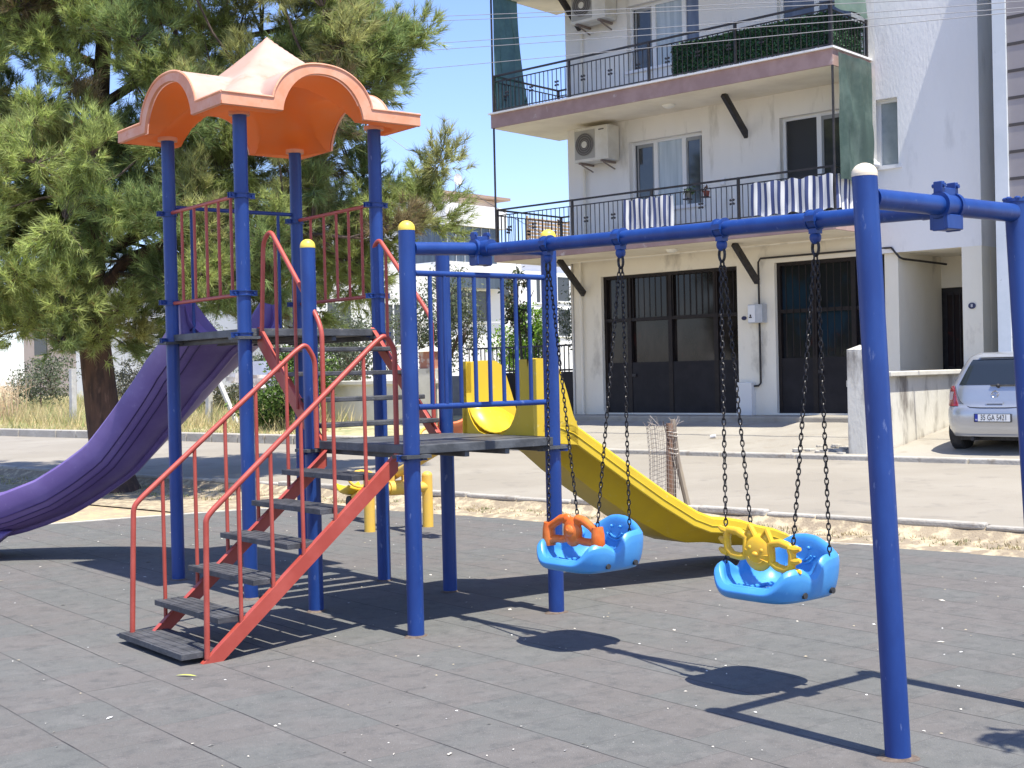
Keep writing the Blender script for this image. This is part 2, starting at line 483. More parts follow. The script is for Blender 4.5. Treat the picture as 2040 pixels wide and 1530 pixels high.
# dry grass blades: along the verge and over the lot beyond the street
GRASSM = M("grass_blades", (1, 1, 1), 0.85, attr="tint", transl=0.25)
def blades(name, spots, seed):
    r = np.random.default_rng(seed)
    V = []; Cc = []
    for (pos, h, col, spread) in spots:
        k = 7
        a = r.uniform(0, 2 * pi, k); lean = r.uniform(0.1, 0.7, k); hh = h * r.uniform(0.5, 1.1, k)
        for i in range(k):
            b = np.array(pos) + np.array([r.normal(0, spread), r.normal(0, spread), 0])
            tip = b + np.array([cos(a[i]) * lean[i] * hh[i], sin(a[i]) * lean[i] * hh[i], hh[i]])
            w = 0.012 * np.array([-sin(a[i] + 1), cos(a[i] + 1), 0])
            V.append([b - w, b + w, tip]); Cc.append(np.array(col) * r.uniform(0.7, 1.25))
    return stuff(np_mesh(name, np.array(V), 3, GRASSM, cols=np.array(Cc)))
rg = random.Random(31)
sp_ = []
for i in range(1500):
    t = rg.uniform(-16, 2); n = rg.uniform(12.12, 12.56)
    g = rg.random()
    col = (0.52, 0.43, 0.25) if g < 0.8 else (0.22, 0.24, 0.10)
    p = FL(t, n, prof(n) - 0.01)
    sp_.append((tuple(p), rg.uniform(0.02, 0.06), col, 0.03))
for i in range(500):
    t = rg.uniform(-30, -16); n = rg.uniform(11.6, 12.56)
    col = (0.34, 0.33, 0.15) if rg.random() < 0.5 else (0.5, 0.42, 0.24)
    sp_.append((tuple(FL(t, n, prof(n) - 0.01)), rg.uniform(0.03, 0.08), col, 0.05))
blades("dry_grass", sp_, 1)
sp_ = []
for i in range(4200):
    t = rg.uniform(-48, -23.5); n = 19.15 + 9 * rg.random() ** 1.5
    g = rg.random()
    col = (0.62, 0.52, 0.28) if g < 0.66 else ((0.42, 0.44, 0.18) if g < 0.9 else (0.30, 0.36, 0.14))
    sp_.append((tuple(FL(t, n, prof(n))), rg.uniform(0.15, 0.55) * (0.5 if n < 20 else 1.2), col, 0.12))
blades("tall_dry_grass", sp_, 2)

# ---------------------------------------------------------------- play tower
UV = Vector((UA[0], UA[1], 0)); VV = Vector((VA[0], VA[1], 0)); ZZ = Vector((0, 0, 1))
tower = thing("play_tower", "blue steel play tower with orange roof, red stairs, purple slide and yellow slide", "play tower", TL(0.6, 1.8, 0))
PR = 0.057
def cap_dome(p, r, parent, mat, hgt=0.055):
    mb = MB()
    mb.tube([p, p + ZZ * 0.012], r * 1.02, 20, caps=False)
    mb.ball(p + ZZ * 0.012, (r * 1.02, r * 1.02, hgt), 20, 6, half=True)
    return mb.build("post_cap", mat, parent)
def clamp(p, r, parent, dirs, h=0.042):
    mb = MB()
    for dz in (-h / 2, h / 2 - 0.006):
        mb.tube([p + ZZ * dz, p + ZZ * (dz + 0.006)], r + 0.014, 22)
    mb.tube([p - ZZ * (h / 2 - 0.004), p + ZZ * (h / 2 - 0.004)], r + 0.006, 22, caps=False)
    for d in dirs:
        d = Vector(d); sdv = d.cross(ZZ)
        a = p + d * (r + 0.004); b = p + d * (r + 0.055)
        for k in (-1, 1):
            mb.beam(a + sdv * 0.014 * k, b + sdv * 0.014 * k, 0.005, h * 0.94, sdv)
            mb.beam(a + sdv * 0.018 * k + ZZ * h * 0.45, b + sdv * 0.018 * k + ZZ * h * 0.45, 0.016, 0.005, sdv)
            mb.beam(a + sdv * 0.018 * k - ZZ * h * 0.45, b + sdv * 0.018 * k - ZZ * h * 0.45, 0.016, 0.005, sdv)
        m = (a + b) / 2
        mb.tube([m - sdv * 0.03, m + sdv * 0.03], 0.009, 6)
    return mb.build("clamp", BLUE, parent)
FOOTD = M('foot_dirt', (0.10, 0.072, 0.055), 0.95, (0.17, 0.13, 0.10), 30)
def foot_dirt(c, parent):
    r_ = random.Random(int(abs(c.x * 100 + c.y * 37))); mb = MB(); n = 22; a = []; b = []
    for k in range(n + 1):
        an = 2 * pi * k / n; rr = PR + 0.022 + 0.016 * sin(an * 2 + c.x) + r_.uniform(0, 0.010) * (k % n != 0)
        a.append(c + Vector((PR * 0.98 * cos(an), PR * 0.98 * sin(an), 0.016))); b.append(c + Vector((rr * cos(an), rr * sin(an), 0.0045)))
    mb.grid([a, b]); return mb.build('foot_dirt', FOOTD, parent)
POSTS = {"P": (0, 0, 2.735), "E": (1.236, 0, 2.735), "A": (0, 1.339, 2.735), "D": (1.236, 1.339, 2.735),
         "N": (-0.087, 2.227, 3.90), "R": (1.176, 2.227, 3.90), "L": (-0.087, 3.613, 3.90), "B": (1.176, 3.613, 3.90)}
POST = {}
for k, (u, v, h) in POSTS.items():
    mb = MB()
    mb.tube([TL(u, v, -0.02), TL(u, v, h)], PR, 24)
    POST[k] = mb.build("post", BLUE, tower)
    foot_dirt(TL(u, v, 0), POST[k])
    if k in "PEAD":
        cap_dome(TL(u, v, h), PR, POST[k], YCAP)
        clamp(TL(u, v, 1.207), PR, POST[k], [UV, -UV] if k in "PA" else [UV * 0.7 - VV * 0.7, -UV * 0.7 + VV * 0.7])
    else:
        for z in (3.227, 2.449, 2.115):
            clamp(TL(u, v, z), PR, POST[k], [UV, -UV] if k in "NR" else [-UV, VV])
DECK = M("dark_deck_steel", (0.052, 0.055, 0.058), 0.6, (0.10, 0.105, 0.11), 5, bump=0.15, bs=60, c3=(0.17, 0.16, 0.15), ns3=22, lo3=0.62, hi3=0.74)
for (u0, u1, v0, v1, z) in ((-0.01, 1.25, -0.045, 1.37, 1.290), (-0.10, 1.19, 2.19, 3.66, 2.165)):
    mb = MB()
    mb.fbox(TL, (u0, u1), (v0, v1), (z - 0.06, z))
    for uu in np.linspace(u0 + 0.1, u1 - 0.1, 4):
        mb.fbox(TL, (uu - 0.02, uu + 0.02), (v0 + 0.02, v1 - 0.02), (z - 0.10, z - 0.061))
    o = mb.build("platform", DECK, tower, bevel=0.004)
    for (uu, vv) in (((1.236, 1.339), (0, 1.339), (0, 0), (1.236, 0)) if z < 2 else ((-0.087, 2.227), (1.176, 2.227), (1.176, 3.613), (-0.087, 3.613))):
        br = MB(); br.fbox(TL, (uu - 0.10, uu + 0.10), (vv - 0.09, vv + 0.09), (z - 0.085, z - 0.062))
        br.build("bracket", DECK, o)

def rail_panel(mat, p0, p1, zb, zt, bars, r=0.017, rb=0.0125, bar_bottom=None, top=True, bottom=True):
    a, b = Vector(p0), Vector(p1); d = (b - a)
    mb = MB(); mb.tube([a + ZZ * zt, b + ZZ * zt], r, 12)
    g = mb.build("guard_rail", mat, tower)
    g["label"] = ""
    if bottom:
        mb = MB(); mb.tube([a + ZZ * zb, b + ZZ * zb], r, 12); mb.build("bottom_rail", mat, g)
    for f in bars:
        mb = MB(); q = a + d * f
        mb.tube([q + ZZ * (zb if bar_bottom is None else bar_bottom), q + ZZ * zt], rb, 10); mb.build("bar", mat, g)
    del g["label"]
    return g
rail_panel(BLUE, TL(0.06, 0, 0), TL(1.18, 0, 0), 1.545, 2.45, [(x - 0.06) / 1.12 for x in (0.18, 0.297, 0.425, 0.553, 0.678, 0.80, 0.92, 1.045)], 0.02, 0.0155)
rail_panel(RED, TL(-0.087, 3.55, 0), TL(-0.087, 2.29, 0), 2.440, 3.235, [(3.55 - x) / 1.26 for x in (3.36, 3.11, 2.875, 2.645, 2.42)], 0.016, 0.013)
rail_panel(RED, TL(1.176, 3.55, 0), TL(1.176, 2.29, 0), 2.452, 3.235, [(3.55 - x) / 1.26 for x in (3.35, 3.11, 2.89, 2.68, 2.46)], 0.016, 0.013)
rail_panel(BLUE, TL(-0.03, 3.613, 0), TL(1.12, 3.613, 0), 2.2, 3.29, [0.13, 0.88], 0.018, 0.0145, bar_bottom=2.165, bottom=False)

# top tube over the swing side of the low deck, where the swing beam is clamped
mb = MB(); mb.tube([TL(0.05, 0, 2.615), TL(1.19, 0, 2.655)], 0.045, 20); mb.build("top_tube", BLUE, tower)

def stair(name, treads, stringers, rails, depth, ulv):
    st = None
    for F, p0, p1, hgt, side in stringers:
        mb = MB()
        a, b = Vector(p0), Vector(p1)
        mb.prism([a, b, b - ZZ * hgt, Vector((a.x, a.y, a.z)) + (b - a).normalized() * 0 + (Vector((b.x - a.x, b.y - a.y, 0)).normalized() * hgt * 1.12 if ulv == 'low' else -ZZ * hgt)], Vector(side) * 0.022)
        # folded lip along the top edge
        mb.beam(a + ZZ * 0.002 + Vector(side) * 0.022, b + ZZ * 0.002 + Vector(side) * 0.022, 0.045, 0.006, Vector(side))
        if st is None: st = mb.build("staircase", RED, tower, bevel=0.003)
        else: mb.build("stringer", RED, st, bevel=0.003)
    for i, (c0, c1, z, big) in enumerate(treads):
        mb = MB()
        mb.fbox(TL, c0, c1, (z - 0.036, z))
        if ulv == 'low':
            for k in range(5):
                uu = c0[0] + (c0[1] - c0[0]) * (k + 0.5) / 5
                mb.fbox(TL, (uu - 0.012, uu + 0.012), (c1[0] + 0.03, c1[1] - 0.03), (z, z + 0.003))
        mb.build("tread", TREAD, st, bevel=0.006)
    for pts, bal in rails:
        P_ = [Vector(p) for p in pts]
        path = [P_[0]]
        for i in range(1, len(P_) - 1):
            a, c, b = P_[i - 1], P_[i], P_[i + 1]
            rr = min(0.07, (a - c).length * 0.45, (b - c).length * 0.45)
            path += arc3(c + (a - c).normalized() * rr, c, c + (b - c).normalized() * rr, 6)
        path.append(P_[-1])
        mb = MB(); mb.tube(path, 0.0185, 12); mb.build("handrail", RED, st)
        for q0, q1 in bal:
            mb = MB(); mb.tube([q0, q1], 0.0135, 10); mb.build("baluster", RED, st)
    return st
tr = []
for i in range(6):
    uf = -1.575 + 0.249 * i
    z = (0.075, 0.268, 0.478, 0.683, 0.890, 1.095)[i]
    tr.append(((uf, uf + (0.31 if i == 0 else 0.235)), (0.235, 1.215 if i else 1.23), z, i == 0))
def rail_low(v, pts, us):
    s = [(u, v, z) for u, z in pts]
    def zr(u):
        (ua, za), (ub, zb) = pts[2], pts[3]
        return za + (zb - za) * (u - ua) / (ub - ua)
    return ([TL(*p) for p in s], [(TL(u, v, max(0.03, 1.216 * (u + 1.45) / 1.457 - 0.02)), TL(u, v, zr(u))) for u in us])
stair("low", tr,
      [(None, TL(-1.45, 0.2, 0.0), TL(0.02, 0.2, 1.226), 0.118, VV), (None, TL(-1.46, 1.15, 0.0), TL(0.0, 1.15, 1.226), 0.118, -VV)],
      [rail_low(0.215, [(-1.415, 0.03), (-1.40, 0.90), (-1.36, 0.945), (-0.14, 1.985), (-0.055, 2.045), (0.022, 1.95), (0.022, 1.21)], (-1.176, -0.945, -0.72, -0.475, -0.23)),
       rail_low(1.185, [(-1.50, 0.05), (-1.47, 0.92), (-1.40, 0.985), (-0.205, 1.96), (-0.125, 2.01), (-0.05, 1.90), (-0.05, 1.24)], (-1.26, -1.02, -0.785, -0.54, -0.29))],
      0.25, 'low')
tr = [((0.05, 1.12), (v - 0.10, v + 0.10), z, False) for v, z in ((1.98, 2.005), (1.77, 1.808), (1.56, 1.605), (1.37, 1.415))]
def rail_high(u, pts, vs):
    out = [TL(u, v, z) for v, z in pts]
    (va, za), (vb, zb) = pts[2], pts[3]
    return (out, [(TL(u, v, 2.14 - 0.965 * (2.2 - v) - 0.02), TL(u, v, za + (zb - za) * (v - va) / (vb - va))) for v in vs])
stair("high", tr,
      [(None, TL(1.135, 2.22, 2.175), TL(1.135, 1.27, 1.295), 0.14, -UV), (None, TL(0.02, 2.22, 2.175), TL(0.02, 1.22, 1.25), 0.14, UV)],
      [rail_high(1.14, [(2.24, 2.14), (2.225, 2.86), (2.13, 2.925), (1.49, 2.33), (1.38, 2.22), (1.375, 1.29)], (2.03, 1.64)),
       rail_high(0.015, [(2.13, 2.14), (2.07, 2.85), (1.95, 2.93), (1.24, 2.20), (1.185, 2.10), (1.185, 1.29)], (1.88, 1.58))],
      0.2, 'high')

# ---- roof: a square plastic hood with four arched openings and a pyramid top
RU0, RU1, RV0, RV1 = -0.40, 1.435, 1.90, 3.95
RUC, RVC = 0.52, 2.90
def hood(u, v, inner=False):
    e = 0.085 if inner else 0.0
    base = 3.872 if inner else 3.975
    wu, wv = 0.455 - e, 0.545 - e
    h1 = 4.285 - e; h2 = 4.300 - e
    z = base
    x = abs(u - 0.50) / wu
    if x < 1: z = max(z, base + (h1 - base) * (1 - x ** 2.3) ** 0.62)
    y = abs(v - 2.90) / wv
    if y < 1: z = max(z, base + (h2 - base) * (1 - y ** 2.3) ** 0.62)
    a = abs(u - 0.545) / 0.80; b = abs(v - 2.92) / 0.86
    m = (a ** 9 + b ** 9) ** (1 / 9)
    ap = 4.735 - (0.05 if inner else 0)
    k = m ** 0.92
    if m < 1: z = max(z, (base + 0.02) + (ap - base - 0.02) * (1 - k))
    return z
def axis(c0, c1, mid, w):
    s = set()
    for i in range(61): s.add(round(c0 + (c1 - c0) * i / 60, 4))
    for e in (w, w - 0.085):
        for k in (-1, 1):
            for d in (-0.02, -0.01, -0.004, -0.001, 0, 0.001, 0.012): s.add(round(mid + k * (e + d), 4))
    return sorted(s)
ua = axis(RU0, RU1, 0.50, 0.455); va = axis(RV0, RV1, 2.90, 0.545)
mb = MB(); mb.grid([[TL(u, v, hood(u, v)) for u in ua] for v in va], True)
roof = mb.build("roof", ROOF_OUT, tower)
mb = MB()
uin = [u for u in ua if RU0 + 0.02 <= u <= RU1 - 0.02]; vin = [v for v in va if RV0 + 0.02 <= v <= RV1 - 0.02]
mb.grid([[TL(u, v, hood(u, v, True)) for u in uin] for v in vin], True)
mb.build("roof_lining", ROOF_IN, roof)
mb = MB()
def rim(pts_fn, arr, inset):
    o_ = [pts_fn(a, 0, False) for a in arr]
    rows = [[p + ZZ * 0.0 for p in o_]]
    mid = [pts_fn(a, 0.0, None) for a in arr]
    rows.append(mid)
    rows.append([pts_fn(a, inset, True) for a in arr])
    mb.grid(rows, False)
def mk(axis_, const, sgn):
    def f(a, ins, inner):
        a2 = a
        if axis_ == 'u':
            zi, zo = hood(a, const, True), hood(a, const, False)
            z = zo if inner is False else (zi + 0.006 if inner is None else zi)
            return TL(a, const + sgn * (ins + (0.0 if inner is not None else -0.004)), z)
        zi, zo = hood(const, a, True), hood(const, a, False)
        z = zo if inner is False else (zi + 0.006 if inner is None else zi)
        return TL(const + sgn * (ins + (0.0 if inner is not None else -0.004)), a, z)
    return f
rim(mk('u', RV0, 1), ua, 0.02); rim(mk('u', RV1, -1), ua, 0.02); rim(mk('v', RU0, 1), va, 0.02); rim(mk('v', RU1, -1), va, 0.02)
# raised bead following every rim
for ax_, const, arr in (('u', RV0, ua), ('u', RV1, ua), ('v', RU0, va), ('v', RU1, va)):
    pts = []
    for a in arr:
        zo = hood(a, const) if ax_ == 'u' else hood(const, a)
        pts.append(TL(a, const, zo - 0.004) if ax_ == 'u' else TL(const, a, zo - 0.004))
    mb.tube(pts, 0.011, 6, smooth=True)
mb.build("roof_rim", ROOF_RIM, roof)
for k in "NRLB":
    u, v, _ = POSTS[k]
    mb = MB(); mb.tube([TL(u, v, 3.868), TL(u, v, 3.90)], 0.085, 20); mb.build("post_socket", ROOF_RIM, roof)

# ---- yellow straight slide off the low deck
def slide_sections(cs, secs, thick=0.0):
    rows = []
    for (c, side, up, prof_) in secs:
        rows.append([c + side * x + up * y for x, y in prof_])
    return rows
YW = 0.44       # half width
YC = 0.69       # centre line v
def yprof(h, w, lip):
    """outer skin from near rim over the lip, inside trough, far lip; closed underneath"""
    pts = []
    pts += [(-w + 0.27, -h - 0.05), (-w + 0.075, -lip + 0.002), (-w + 0.008, -lip), (-w, -lip + 0.008), (-w, -0.02), (-w + 0.02, 0.0), (-w + 0.055, 0.0), (-w + 0.075, -0.03)]
    for i in range(9):
        a = pi * (1 + i / 8)
        pts.append(((w - 0.10) * cos(a), -0.05 - (h - 0.05) * (abs(sin(a)) ** 0.85)))
    pts += [(w - 0.075, -0.03), (w - 0.055, 0.0), (w - 0.02, 0.0), (w, -0.02), (w, -lip + 0.008), (w - 0.008, -lip), (w - 0.075, -lip + 0.002), (w - 0.27, -h - 0.05)]
    return pts
top_line = [(1.38, 1.44), (1.55, 1.405), (1.69, 1.355), (1.95, 1.195), (2.2, 1.04), (2.64, 0.775), (2.99, 0.585), (3.15, 0.525), (3.32, 0.505), (3.5, 0.47), (3.72, 0.405), (3.95, 0.355), (4.16, 0.29), (4.32, 0.24)]
hs = [0.15, 0.16, 0.17, 0.20, 0.21, 0.21, 0.20, 0.19, 0.18, 0.17, 0.15, 0.12, 0.09, 0.07]
ws = [0.44, 0.44, 0.44, 0.44, 0.44, 0.44, 0.445, 0.46, 0.47, 0.46, 0.45, 0.43, 0.39, 0.31]
secs = []
for i, (u, z) in enumerate(top_line):
    a = top_line[max(0, i - 1)]; b = top_line[min(len(top_line) - 1, i + 1)]
    d = (UV * (b[0] - a[0]) + ZZ * (b[1] - a[1])).normalized()
    up = d.cross(VV).normalized()
    if up.z < 0: up = -up
    secs.append((TL(u, YC, z), VV, up, yprof(hs[i], ws[i], 0.135)))
mb = MB()
rows = slide_sections(None, secs)
mb.grid(rows, True)
under = [[r[0], r[-1]] for r in rows]
mb.grid(under, True)
mb.add(rows[-1], [tuple(range(len(rows[-1])))], False)
yslide = mb.build("yellow_slide", YELLOW, tower)
yslide["label"] = "yellow straight slide"
# groove line pressed in the side band
mb = MB()
for sgn in (-1, 1):
    mb.tube([c + side * ((ws[i] + 0.001) * sgn) + up * -0.075 for i, (c, side, up, _) in enumerate(secs)][:-1], 0.006, 6)
mb.build("side_groove", M("shaded_yellow_seam", (0.62, 0.42, 0.02), 0.5), yslide)
# hood: two tall cheeks and the entry panel with its U-shaped opening
def cheek(v0, v1, du=0):
    lp = [(1.262, 1.25), (1.262, 1.80), (1.275, 1.85), (1.31, 1.868), (1.44, 1.865), (1.50, 1.83), (1.55, 1.74), (1.60, 1.60), (1.655, 1.43), (1.70, 1.34), (1.70, 1.20), (1.50, 1.22)]
    mb = MB(); mb.prism([TL(u + (du if u > 1.3 else 0), v0, z) for u, z in lp], VV * (v1 - v0)); return mb
cheek(0.25, 0.31).build("slide_cheek", YELLOW, yslide, bevel=0.018, segs=3)
cheek(1.09, 1.15, 0.12).build("slide_cheek", YELLOW, yslide, bevel=0.018, segs=3)
def upanel(v0, v1, vin):
    """front wing: from the outer edge to the U opening"""
    mb = MB(); n = 12; out = []; inn = []
    for i in range(n + 1):
        f = i / n
        z = 1.262 + 0.60 * f
        w = 0.325 * (1 - (1 - min(1, f * 1.9)) ** 2) ** 0.5
        vv = 0.765 + (vin * w)
        inn.append(TL(1.262, vv, z)); out.append(TL(1.262, v0, z))
    mb.grid([out, inn], False)
    mb.grid([[p + UV * 0.05 for p in out], [p + UV * 0.05 for p in inn]], False)
    mb.grid([inn, [p + UV * 0.05 for p in inn]], True)
    mb.grid([[out[-1], inn[-1]], [out[-1] + UV * 0.05, inn[-1] + UV * 0.05]], False)
    return mb
upanel(0.311, 0, -1).build("slide_wing", YELLOW, yslide)
upanel(1.135, 0, 1).build("slide_wing", YELLOW, yslide)
mb = MB()
rws = []
for uu, zz_ in ((1.27, 1.30), (1.45, 1.285), (1.62, 1.235), (1.8, 1.14)):
    rws.append([TL(uu, 0.735 + 0.365 * sin(a), zz_ + 0.30 * (1 - cos(a))) for a in np.linspace(-1.35, 1.35, 15)])
mb.grid(rws, True)
mb.build("slide_bed", YELLOW, yslide, solid=0.012)
mb = MB(); mb.tube([TL(4.08, 0.62, 0.0), TL(4.08, 0.62, 0.2)], 0.035, 10); mb.build("slide_foot", YELLOW, yslide)

# ---- purple curved slide off the high deck
R0 = 2.45; TH = radians(84)
def pcurve(s):
    """inner edge position, direction, outward side for path length s"""
    s0 = 0.35
    if s <= s0: return (0.1, 3.66 + s), (0, 1), (1, 0)
    a = min((s - s0) / R0, TH)
    p = (0.1 - R0 + R0 * cos(a), 3.66 + s0 + R0 * sin(a)); d = (-sin(a), cos(a)); o = (cos(a), sin(a))
    ex = (s - s0) - a * R0
    if ex > 0: p = (p[0] + d[0] * ex, p[1] + d[1] * ex)
    return p, d, o
zt = [(0, 2.44), (0.20, 2.36), (0.44, 2.22), (0.84, 1.95), (1.24, 1.58), (1.69, 1.14), (2.0, 0.945), (2.26, 0.80), (2.66, 0.655), (3.0, 0.575), (3.4, 0.53), (3.75, 0.51)]
def interp(x, tab):
    for (a, b), (c, d) in zip(tab, tab[1:]):
        if x <= c: return b + (d - b) * (x - a) / (c - a)
    return tab[-1][1]
W = 0.88
def pprof():
    pts = []
    m = 15
    # outer skin from far rim, under the belly, up to near rim, then inside back
    for i in range(m + 1):
        a = pi * i / m
        pts.append((W / 2 + (W / 2 + 0.03) * cos(a), -0.02 - 0.36 * sin(a) ** 0.7))
    pts += [(-0.03, 0.0), (-0.005, 0.022), (0.03, 0.018), (0.045, -0.01)]
    for i in range(m + 1):
        a = pi * (1 - i / m)
        pts.append((W / 2 + (W / 2 - 0.045) * cos(a), -0.03 - 0.30 * sin(a) ** 0.7))
    pts += [(W - 0.045, -0.01), (W - 0.03, 0.018), (W + 0.005, 0.022), (W + 0.03, 0.0)]
    return pts
mb = MB(); rows = []; belly = []; gro = [[], [], []]
NS = 44
for i in range(NS + 1):
    s = 0.02 + 3.3 * i / NS
    p, d, o = pcurve(s)
    z = interp(s, zt); slope = (interp(s + 0.08, zt) - interp(s - 0.08 if s > 0.08 else 0, zt)) / (0.16 if s > 0.08 else s + 0.08)
    sd = UV * o[0] + VV * o[1]; dr = (UV * d[0] + VV * d[1] + ZZ * slope).normalized()
    up = sd.cross(dr).normalized()
    if up.z < 0: up = -up
    c = TL(p[0], p[1], z)
    bank = 0.10 * sin(min(1, s / 2.5) * pi)       # outer side banked up a little
    pr = [(x, y + bank * x / W) for x, y in pprof()]
    rows.append([c + sd * x + up * y for x, y in pr])
    belly.append(c + sd * (W / 2) + up * (-0.39 + bank / 2))
    for k, ix in enumerate((13, 12, 11)): gro[k].append(rows[-1][ix] + (rows[-1][ix] - (c + sd * (W / 2) - up * 0.1)).normalized() * 0.001)
mb.grid(rows, True)
for e in (rows[0], rows[-1]): mb.add(e, [tuple(range(len(e)))], False)
ps = mb.build("purple_slide", PURPLE, tower)
ps["label"] = "purple curved slide"
mb = MB(); mb.tube(belly, 0.035, 8); mb.build("belly_rib", PURPLE, ps)
mb = MB()
for g in gro: mb.tube(g, 0.0065, 6)
mb.build("side_groove", M("dark_purple_seam", (0.035, 0.016, 0.10), 0.5), ps)
# entry hood: wings around a round opening
def pw(sign):
    mb = MB(); n = 10; o1 = []; i1 = []
    for i in range(n + 1):
        f = i / n
        z = 2.17 + 0.30 * f
        half = 0.085 + 0.25 * f ** 0.85
        o1.append(TL(0.50 + sign * 0.475, 3.70 + 0.02 * f, z if f < 1 else z - 0.03)); i1.append(TL(0.50 + sign * half, 3.70 + 0.02 * f, z))
    mb.grid([o1, i1], True); return mb
for sg in (-1, 1): pw(sg).build("slide_wing", PURPLE, ps, solid=0.05, bevel=0.012)
mb = MB()
p, d, o = pcurve(3.0)
base = [TL(p[0] + o[0] * x + d[0] * y, p[1] + o[1] * x + d[1] * y, 0) for x, y in ((0.0, -0.05), (W, -0.05), (W, 0.22), (0.0, 0.22))]
topp = [TL(p[0] + o[0] * x + d[0] * y, p[1] + o[1] * x + d[1] * y, 0.30) for x, y in ((0.12, -0.45), (W - 0.12, -0.45), (W - 0.12, 0.02), (0.12, 0.02))]
mb.add(base + topp, [(0, 1, 2, 3), (7, 6, 5, 4), (0, 4, 5, 1), (1, 5, 6, 2), (2, 6, 7, 3), (3, 7, 4, 0)])
mb.build("slide_foot", PURPLE, ps, bevel=0.03, segs=3)

# ---------------------------------------------------------------- swing frame
sf = thing("swing_frame", "blue steel swing frame, two capped leaning posts and a long beam clamped to the tower", "swing frame", TL(0.62, -2.0, 0))
def leanpost(u, zt_, cap=True):
    a = TL(u, -3.842, -0.02); b = TL(u, -3.842 + 0.118, zt_)
    mb = MB(); mb.tube([a, b], PR, 28)
    o = mb.build("post", BLUE, sf)
    foot_dirt(TL(u, -3.842, 0), o)
    if cap: cap_dome(b, PR, o, CREAMCAP, 0.05)
    else:
        mb = MB(); mb.tube([b - ZZ * 0.004, b + ZZ * 0.012], PR + 0.006, 20)
        for k in range(7):
            a_ = k * 0.9; mb.ball(b + ZZ * 0.012 + Vector((0.05 * cos(a_), 0.05 * sin(a_), 0)), (0.018, 0.018, 0.012), 8, 5)
        mb.build('broken_cap', BLUE, o)
    return o
leanpost(0, 2.612); leanpost(1.236, 2.575, False)
mb = MB(); mb.tube([TL(0.05, -3.73, 2.515), TL(1.19, -3.73, 2.515)], 0.047, 22); mb.build("cross_tube", BLUE, sf)
BZ0, BZ1 = 2.628, 2.508
def beamz(v): return BZ0 + (BZ1 - BZ0) * (-v) / 3.73
bm = MB(); bm.tube([TL(0.618, -0.03, beamz(0) - 0.005), TL(0.618, -3.70, beamz(-3.7) - 0.005)], 0.044, 22)
beam = bm.build("beam", BLUE, sf)
mb = MB(); mb.tube([TL(0.618, -0.30, 2.60), TL(0.618, -3.5, 2.50)], 0.044, 8)
def tclamp(v, z):
    mb = MB()
    c = TL(0.618, v, z)
    for du in (-0.055, 0.055):
        for dv, hh in ((0, 1),):
            q = c + UV * du
            mb.tube([q - UV * 0.012, q + UV * 0.012], 0.066, 22)
            mb.beam(q + ZZ * 0.055, q + ZZ * 0.115, 0.024, 0.05, UV)
            mb.beam(q - ZZ * 0.05, q - ZZ * 0.12, 0.024, 0.07, UV)
            mb.tube([q + ZZ * 0.095 - VV * 0.035, q + ZZ * 0.095 + VV * 0.035], 0.011, 6)
    mb.tube([c - UV * 0.055, c + UV * 0.055], 0.056, 22)
    mb.beam(c + ZZ * 0.06 - UV * 0.045, c + ZZ * 0.06 + UV * 0.045, 0.05, 0.05, VV)
    sg = -1 if v > -1 else 1
    mb.tube([c + VV * sg * 0.02, c + VV * sg * 0.13], 0.056, 20)
    mb.beam(c - ZZ * 0.045, c - ZZ * 0.115, 0.13, 0.10, UV)
    mb.build("beam_clamp", BLUE, sf, bevel=0.004)
tclamp(-0.0, 2.636); tclamp(-3.73, 2.515)
HANG = [-0.735, -1.435, -2.275, -2.94]
for v in HANG:
    c = TL(0.618, v, beamz(v))
    mb = MB()
    for dv in (-0.03, 0.03): mb.tube([c + VV * (dv - 0.004), c + VV * (dv + 0.004)], 0.056, 20)
    mb.tube([c - VV * 0.03, c + VV * 0.03], 0.050, 20, caps=False)
    mb.beam(c - ZZ * 0.048 - UV * 0.0, c - ZZ * 0.075, 0.05, 0.05, UV)
    mb.ball(c - ZZ * 0.095, (0.032, 0.026, 0.036), 12, 8)
    mb.beam(c - UV * 0.055 - VV * 0.02, c - UV * 0.075 - VV * 0.02, 0.06, 0.03, VV)
    h = mb.build("swing_hanger", BLUE, sf)
    mb = MB(); ring = []
    for k in range(16):
        a = 2 * pi * k / 16
        ring.append(c - ZZ * 0.150 + ZZ * 0.040 * sin(a) + VV * 0.021 * cos(a))
    mb.tube(ring, 0.0085, 8, closed=True); mb.build("shackle", CHAIN, h)

